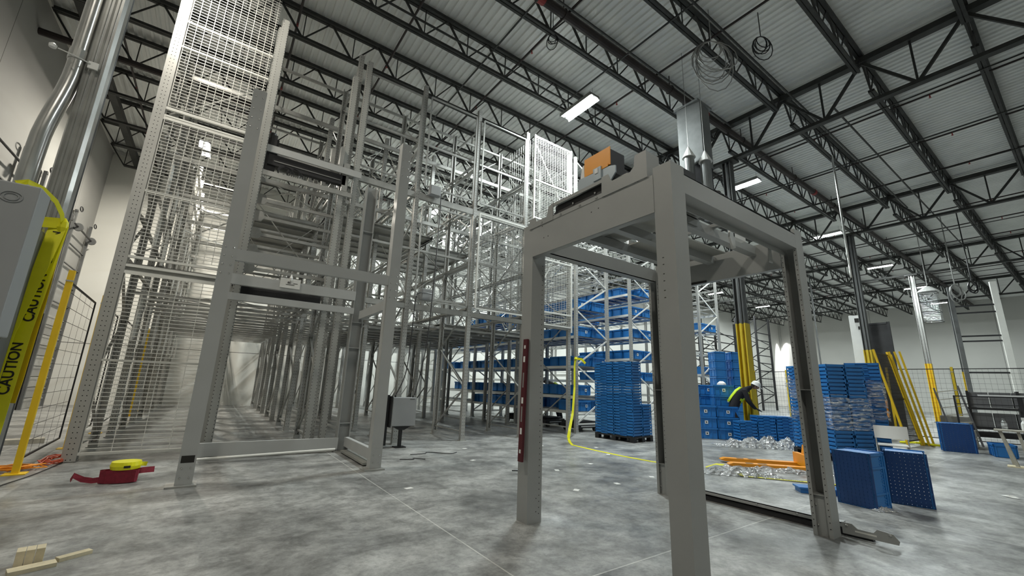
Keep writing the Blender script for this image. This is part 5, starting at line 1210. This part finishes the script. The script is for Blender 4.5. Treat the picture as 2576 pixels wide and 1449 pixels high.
# wood offcuts
for k in range(3):
    o = MB().box(-0.0215, 0.0215, -0.05, 0.05, 0, 0.105).build('wood_block', 'wood', None, (-0.85 + 0.045 * k, 4.47 + 0.008 * k, 0.0), (0, 0, R(10)), bevel=0.002); tag(o, ('leftmost upright pale wood block of three in the lower left corner', 'middle upright pale wood block of three', 'rightmost upright pale wood block of three')[k], 'wood block', 'upright wood blocks')
o = MB().box(-0.11, 0.11, -0.045, 0.045, 0, 0.025).build('wood_stick', 'wood', None, (-0.76, 4.36, 0), (0, 0, R(18))); tag(o, 'pale wood strip lying against the three blocks', 'wood strip')
o = MB().box(-0.09, 0.09, -0.03, 0.03, 0, 0.025).build('wood_stick', 'wood', None, (-0.585, 4.50, 0), (0, 0, R(32))); tag(o, 'pale wood strip pointing away to the right of the blocks', 'wood strip')
# cords at the fence foot
def tangle(name, label, c, rx, ry, n, m, seed):
    rnd = random.Random(seed); pts = []
    for k in range(n * 9):
        a = k / 9 * 2 * math.pi; q = rnd.uniform(.55, 1.0)
        pts.append((c[0] + rx * q * math.cos(a) + rnd.uniform(-.03, .03), c[1] + ry * q * math.sin(a), 0.012 + rnd.random() * 0.06))
    o = MB().tube(pts, 0.008, 5).build(name, m); tag(o, label, 'cord'); return o
tangle('extension_cord', 'orange cord heap at the foot of the nearest yellow fence post', (-1.95, 8.45, 0), 0.35, 0.16, 8, 'orangecord', 3)
tangle('extension_cord', 'red cord heap between the fence and the mesh tower', (-1.62, 9.0, 0), 0.14, 0.42, 8, 'redcord', 5)
cord('extension_cord', 'thin dark cord snaking from the fence to the left edge', [(-1.5, 9.2, 0.01), (-1.55, 8.5, 0.01), (-1.62, 7.9, 0.01), (-1.72, 7.4, 0.01), (-1.70, 7.0, 0.01), (-1.78, 6.6, 0.01), (-1.9, 6.1, 0.01)], 0.006, 'cable', 'cord')
# lumber seen behind the fence
o = MB().box(0, 1.4, 0, 0.25, 0, 0.08).build('timber_plank', 'greywood', None, (-3.6, 11.0, 0), (0, 0, R(15))); tag(o, 'brown timber plank on the floor behind the near fence section', 'plank')

# ------------------------------------------------------------------ left wall: dock doors
def dock_door(k, y0, y1, label):
    t = thing('dock_door', label, 'dock door', (X0, y0, 0), 0)
    L = y1 - y0
    for y in (0, L):
        MB().box(0.05, 0.13, y - 0.05, y + 0.05, 0, 6.9).build('track', 'colgrey', t)
        MB().tube(circ((0.2, y, 6.95), 0.16, 16, 'x', e=0.5), 0.018, 5, closed=True).build('track_ring', 'black', t)
    MB().tube([(0.22, -0.35, 6.3), (0.22, L + 0.35, 6.3)], 0.03, 8).build('spring_shaft', 'black', t)
    for y in (0.1, L - 0.1): MB().tube([(0.22, y - 0.06, 6.3), (0.22, y + 0.06, 6.3)], 0.14, 14).build('cable_drum', 'colgrey', t)
    for j in range(9):
        z = 0.35 * j; MB().box(0.02, 0.07, 0.05, L - 0.05, z + 0.01, z + 0.34).box(0.07, 0.09, 0.05, L - 0.05, z + 0.26, z + 0.31).build('door_section', 'greycable' if j % 2 else 'galv', t)
    m = MB()
    for z in (3.6, 4.3, 5.0, 5.7): m.box(0.05, 0.10, 0, L, z, z + 0.03)
    m.build('track_tie', 'colgrey', t)
dock_door(0, 12.7, 15.3, 'grey sectional dock door in the left wall, nearest the camera')
dock_door(1, 16.9, 19.3, 'grey sectional dock door in the left wall, middle one')
dock_door(2, 20.4, 22.6, 'grey sectional dock door in the left wall, by the back corner')

# ------------------------------------------------------------------ left foreground: enclosure, conduit, channel
t = thing('electrical_enclosure', 'grey electrical box at the left edge with raised disconnect cover', 'electrical box', (-0.715, 2.52, 1.42))
MB().box(-0.60, 0.0, 0.0, 0.13, 0, 0.64).build('box_body', 'boxgrey', t, bevel=0.006)
m = MB(); m.tube(circ((-0.075, -0.002, 0.575), 0.032, 28, 'y', e=0.72), 0.0022, 5, closed=True); m.build('knockout_ring', 'boxgrey', t)
MB().tube(circ((-0.075, -0.002, 0.575), 0.021, 24, 'y', e=0.72), 0.002, 5, closed=True).build('knockout_ring', 'boxgrey', t)
MB().prism([(-0.40, 0.22), (-0.40, 0.50), (-0.16, 0.52), (-0.13, 0.50), (-0.075, 0.38), (-0.13, 0.22)], 'y', -0.025, 0.0).build('raised_cover', 'boxgrey', t, bevel=0.004)
MB().bar((-0.075, -0.03, 0.365), (-0.20, -0.03, 0.29), 0.014).build('handle', 'ink', t)
MB().box(-0.10, -0.02, 0.13, 0.40, -1.42, 0.50).build('dark_post', 'colgrey', t)
t = thing('steel_conduit', 'shiny bent steel conduit rising out of the grey electrical box', 'conduit', (0, 0, 0))
pts = [(-0.84, 2.90, 8.5), (-0.84, 2.90, 4.5), (-0.84, 2.90, 2.86)]
for k in range(1, 8): u = k / 8; w_ = u * u * (3 - 2 * u); pts.append((-0.84 - 0.028 * w_, 2.90 - 0.05 * w_, 2.86 - 0.5 * u))
pts += [(-0.868, 2.85, 2.30), (-0.868, 2.85, 1.6)]
MB().tube(pts, 0.036, 20).build('pipe_run', 'shiny', t, smooth=True)
MB().tube([(-0.84, 2.90, 2.90), (-0.84, 2.90, 2.96)], 0.040, 20).build('coupling', 'shiny', t)
t = thing('metal_channel', 'shiny ribbed metal channel running up beside the bent conduit', 'channel', (-0.757, 2.90, 0))
pr2 = [(-0.075, 0.05), (-0.075, -0.03), (-0.062, -0.045), (-0.048, -0.03), (-0.036, -0.03), (-0.022, -0.045), (-0.008, -0.045), (0.004, -0.03), (0.02, -0.03), (0.034, -0.045), (0.05, -0.045), (0.062, -0.03), (0.07, -0.02), (0.07, 0.05)]
pr2 = [(a_ * 0.62, b_ * 0.8) for a_, b_ in pr2]
MB().prism(pr2, 'z', 0.02, 9.4).build('channel_body', 'shiny', t)
MB().box(-0.03, 0.042, 0.042, 0.07, 0.02, 9.5).build('dark_backing', 'black', t); MB().box(-0.07, 0.07, -0.05, 0.17, 0, 0.02).build('foot', 'galv', t)
m = MB(); m.tube([(-0.14, -0.07, 2.90), (-0.08, -0.09, 2.88), (-0.02, -0.05, 2.885)], 0.003, 5); m.lathe([(0.014, 0), (0.016, 0.015), (0.005, 0.025)], (-0.16, -0.07, 2.895), 10); m.box(-0.03, 0.01, -0.05, -0.04, 2.86, 2.90); m.build('white_clip', 'white', t)
# yellow tape hanging on the channel
t = thing('caution_tape', 'yellow caution tape knotted on the channel and hanging down beside the grey box', 'caution tape', (0, 0, 0))
kx, ky, kz = -0.692, 2.80, 1.975
ribbon([(-0.80, 2.55, 2.066), (-0.77, 2.56, 2.085), (-0.74, 2.62, 2.085), (-0.71, 2.70, 2.06), (-0.695, 2.76, 2.02), (kx, ky, kz)], 0.022, (0.3, 0.2, 1), 'tape', parent=t)
MB().lathe([(0.008, -0.05), (0.022, -0.01), (0.018, 0.02), (0.005, 0.04)], (kx, ky, kz), 8).build('knot', 'tape', t)
ribbon([(kx, ky - .01, kz + .01), (kx - 0.07, ky - 0.03, kz - 0.005), (kx - 0.14, ky - 0.05, kz - 0.035)], [0.05][0], (0.1, 0, 1), 'tape', parent=t)
st1 = ribbon([(kx - .005, ky - .005, kz), (kx - .010, ky - 0.012, 1.75), (kx - 0.022, ky - 0.012, 1.45), (kx - 0.026, ky - 0.012, 0.8), (kx - .03, ky - 0.012, 0.02)], 0.055, (1, 0, 0), 'tape', parent=t)
st2 = ribbon([(kx - .012, ky - .01, kz - 0.02), (kx - 0.026, ky - 0.04, 1.75), (kx - 0.064, ky - 0.04, 1.45), (kx - 0.074, ky - 0.04, 0.8), (kx - .08, ky - 0.04, 0.02)], 0.058, (1, 0, 0), 'tape', parent=t)
st3 = ribbon([(kx + .00, ky + .012, kz - 0.05), (kx + 0.006, ky + 0.015, 1.6), (kx + 0.004, ky + 0.02, 1.25), (kx + 0.0, ky + 0.02, 1.15)], 0.03, (1, -0.6, 0), 'tapedark', parent=t)
def vtext(txt, x, y, z, size, flip=False):
    return inst('lettering', text_mesh(txt, size, 'ink', 0.0003), t, (x, y, z), (R(90), R(90 if flip else -90), 0))
vtext('CAUTION', kx - 0.016, ky - 0.0145, 1.62, 0.050); vtext('CAUTION', kx - 0.068, ky - 0.0425, 1.36, 0.052, True); vtext('CAUTION', kx - 0.008, ky - 0.0145, 1.86, 0.036); vtext('CAUTION', kx - 0.025, ky - 0.0145, 1.30, 0.050); vtext('CAUTION', kx - 0.072, ky - 0.0425, 1.06, 0.052, True)
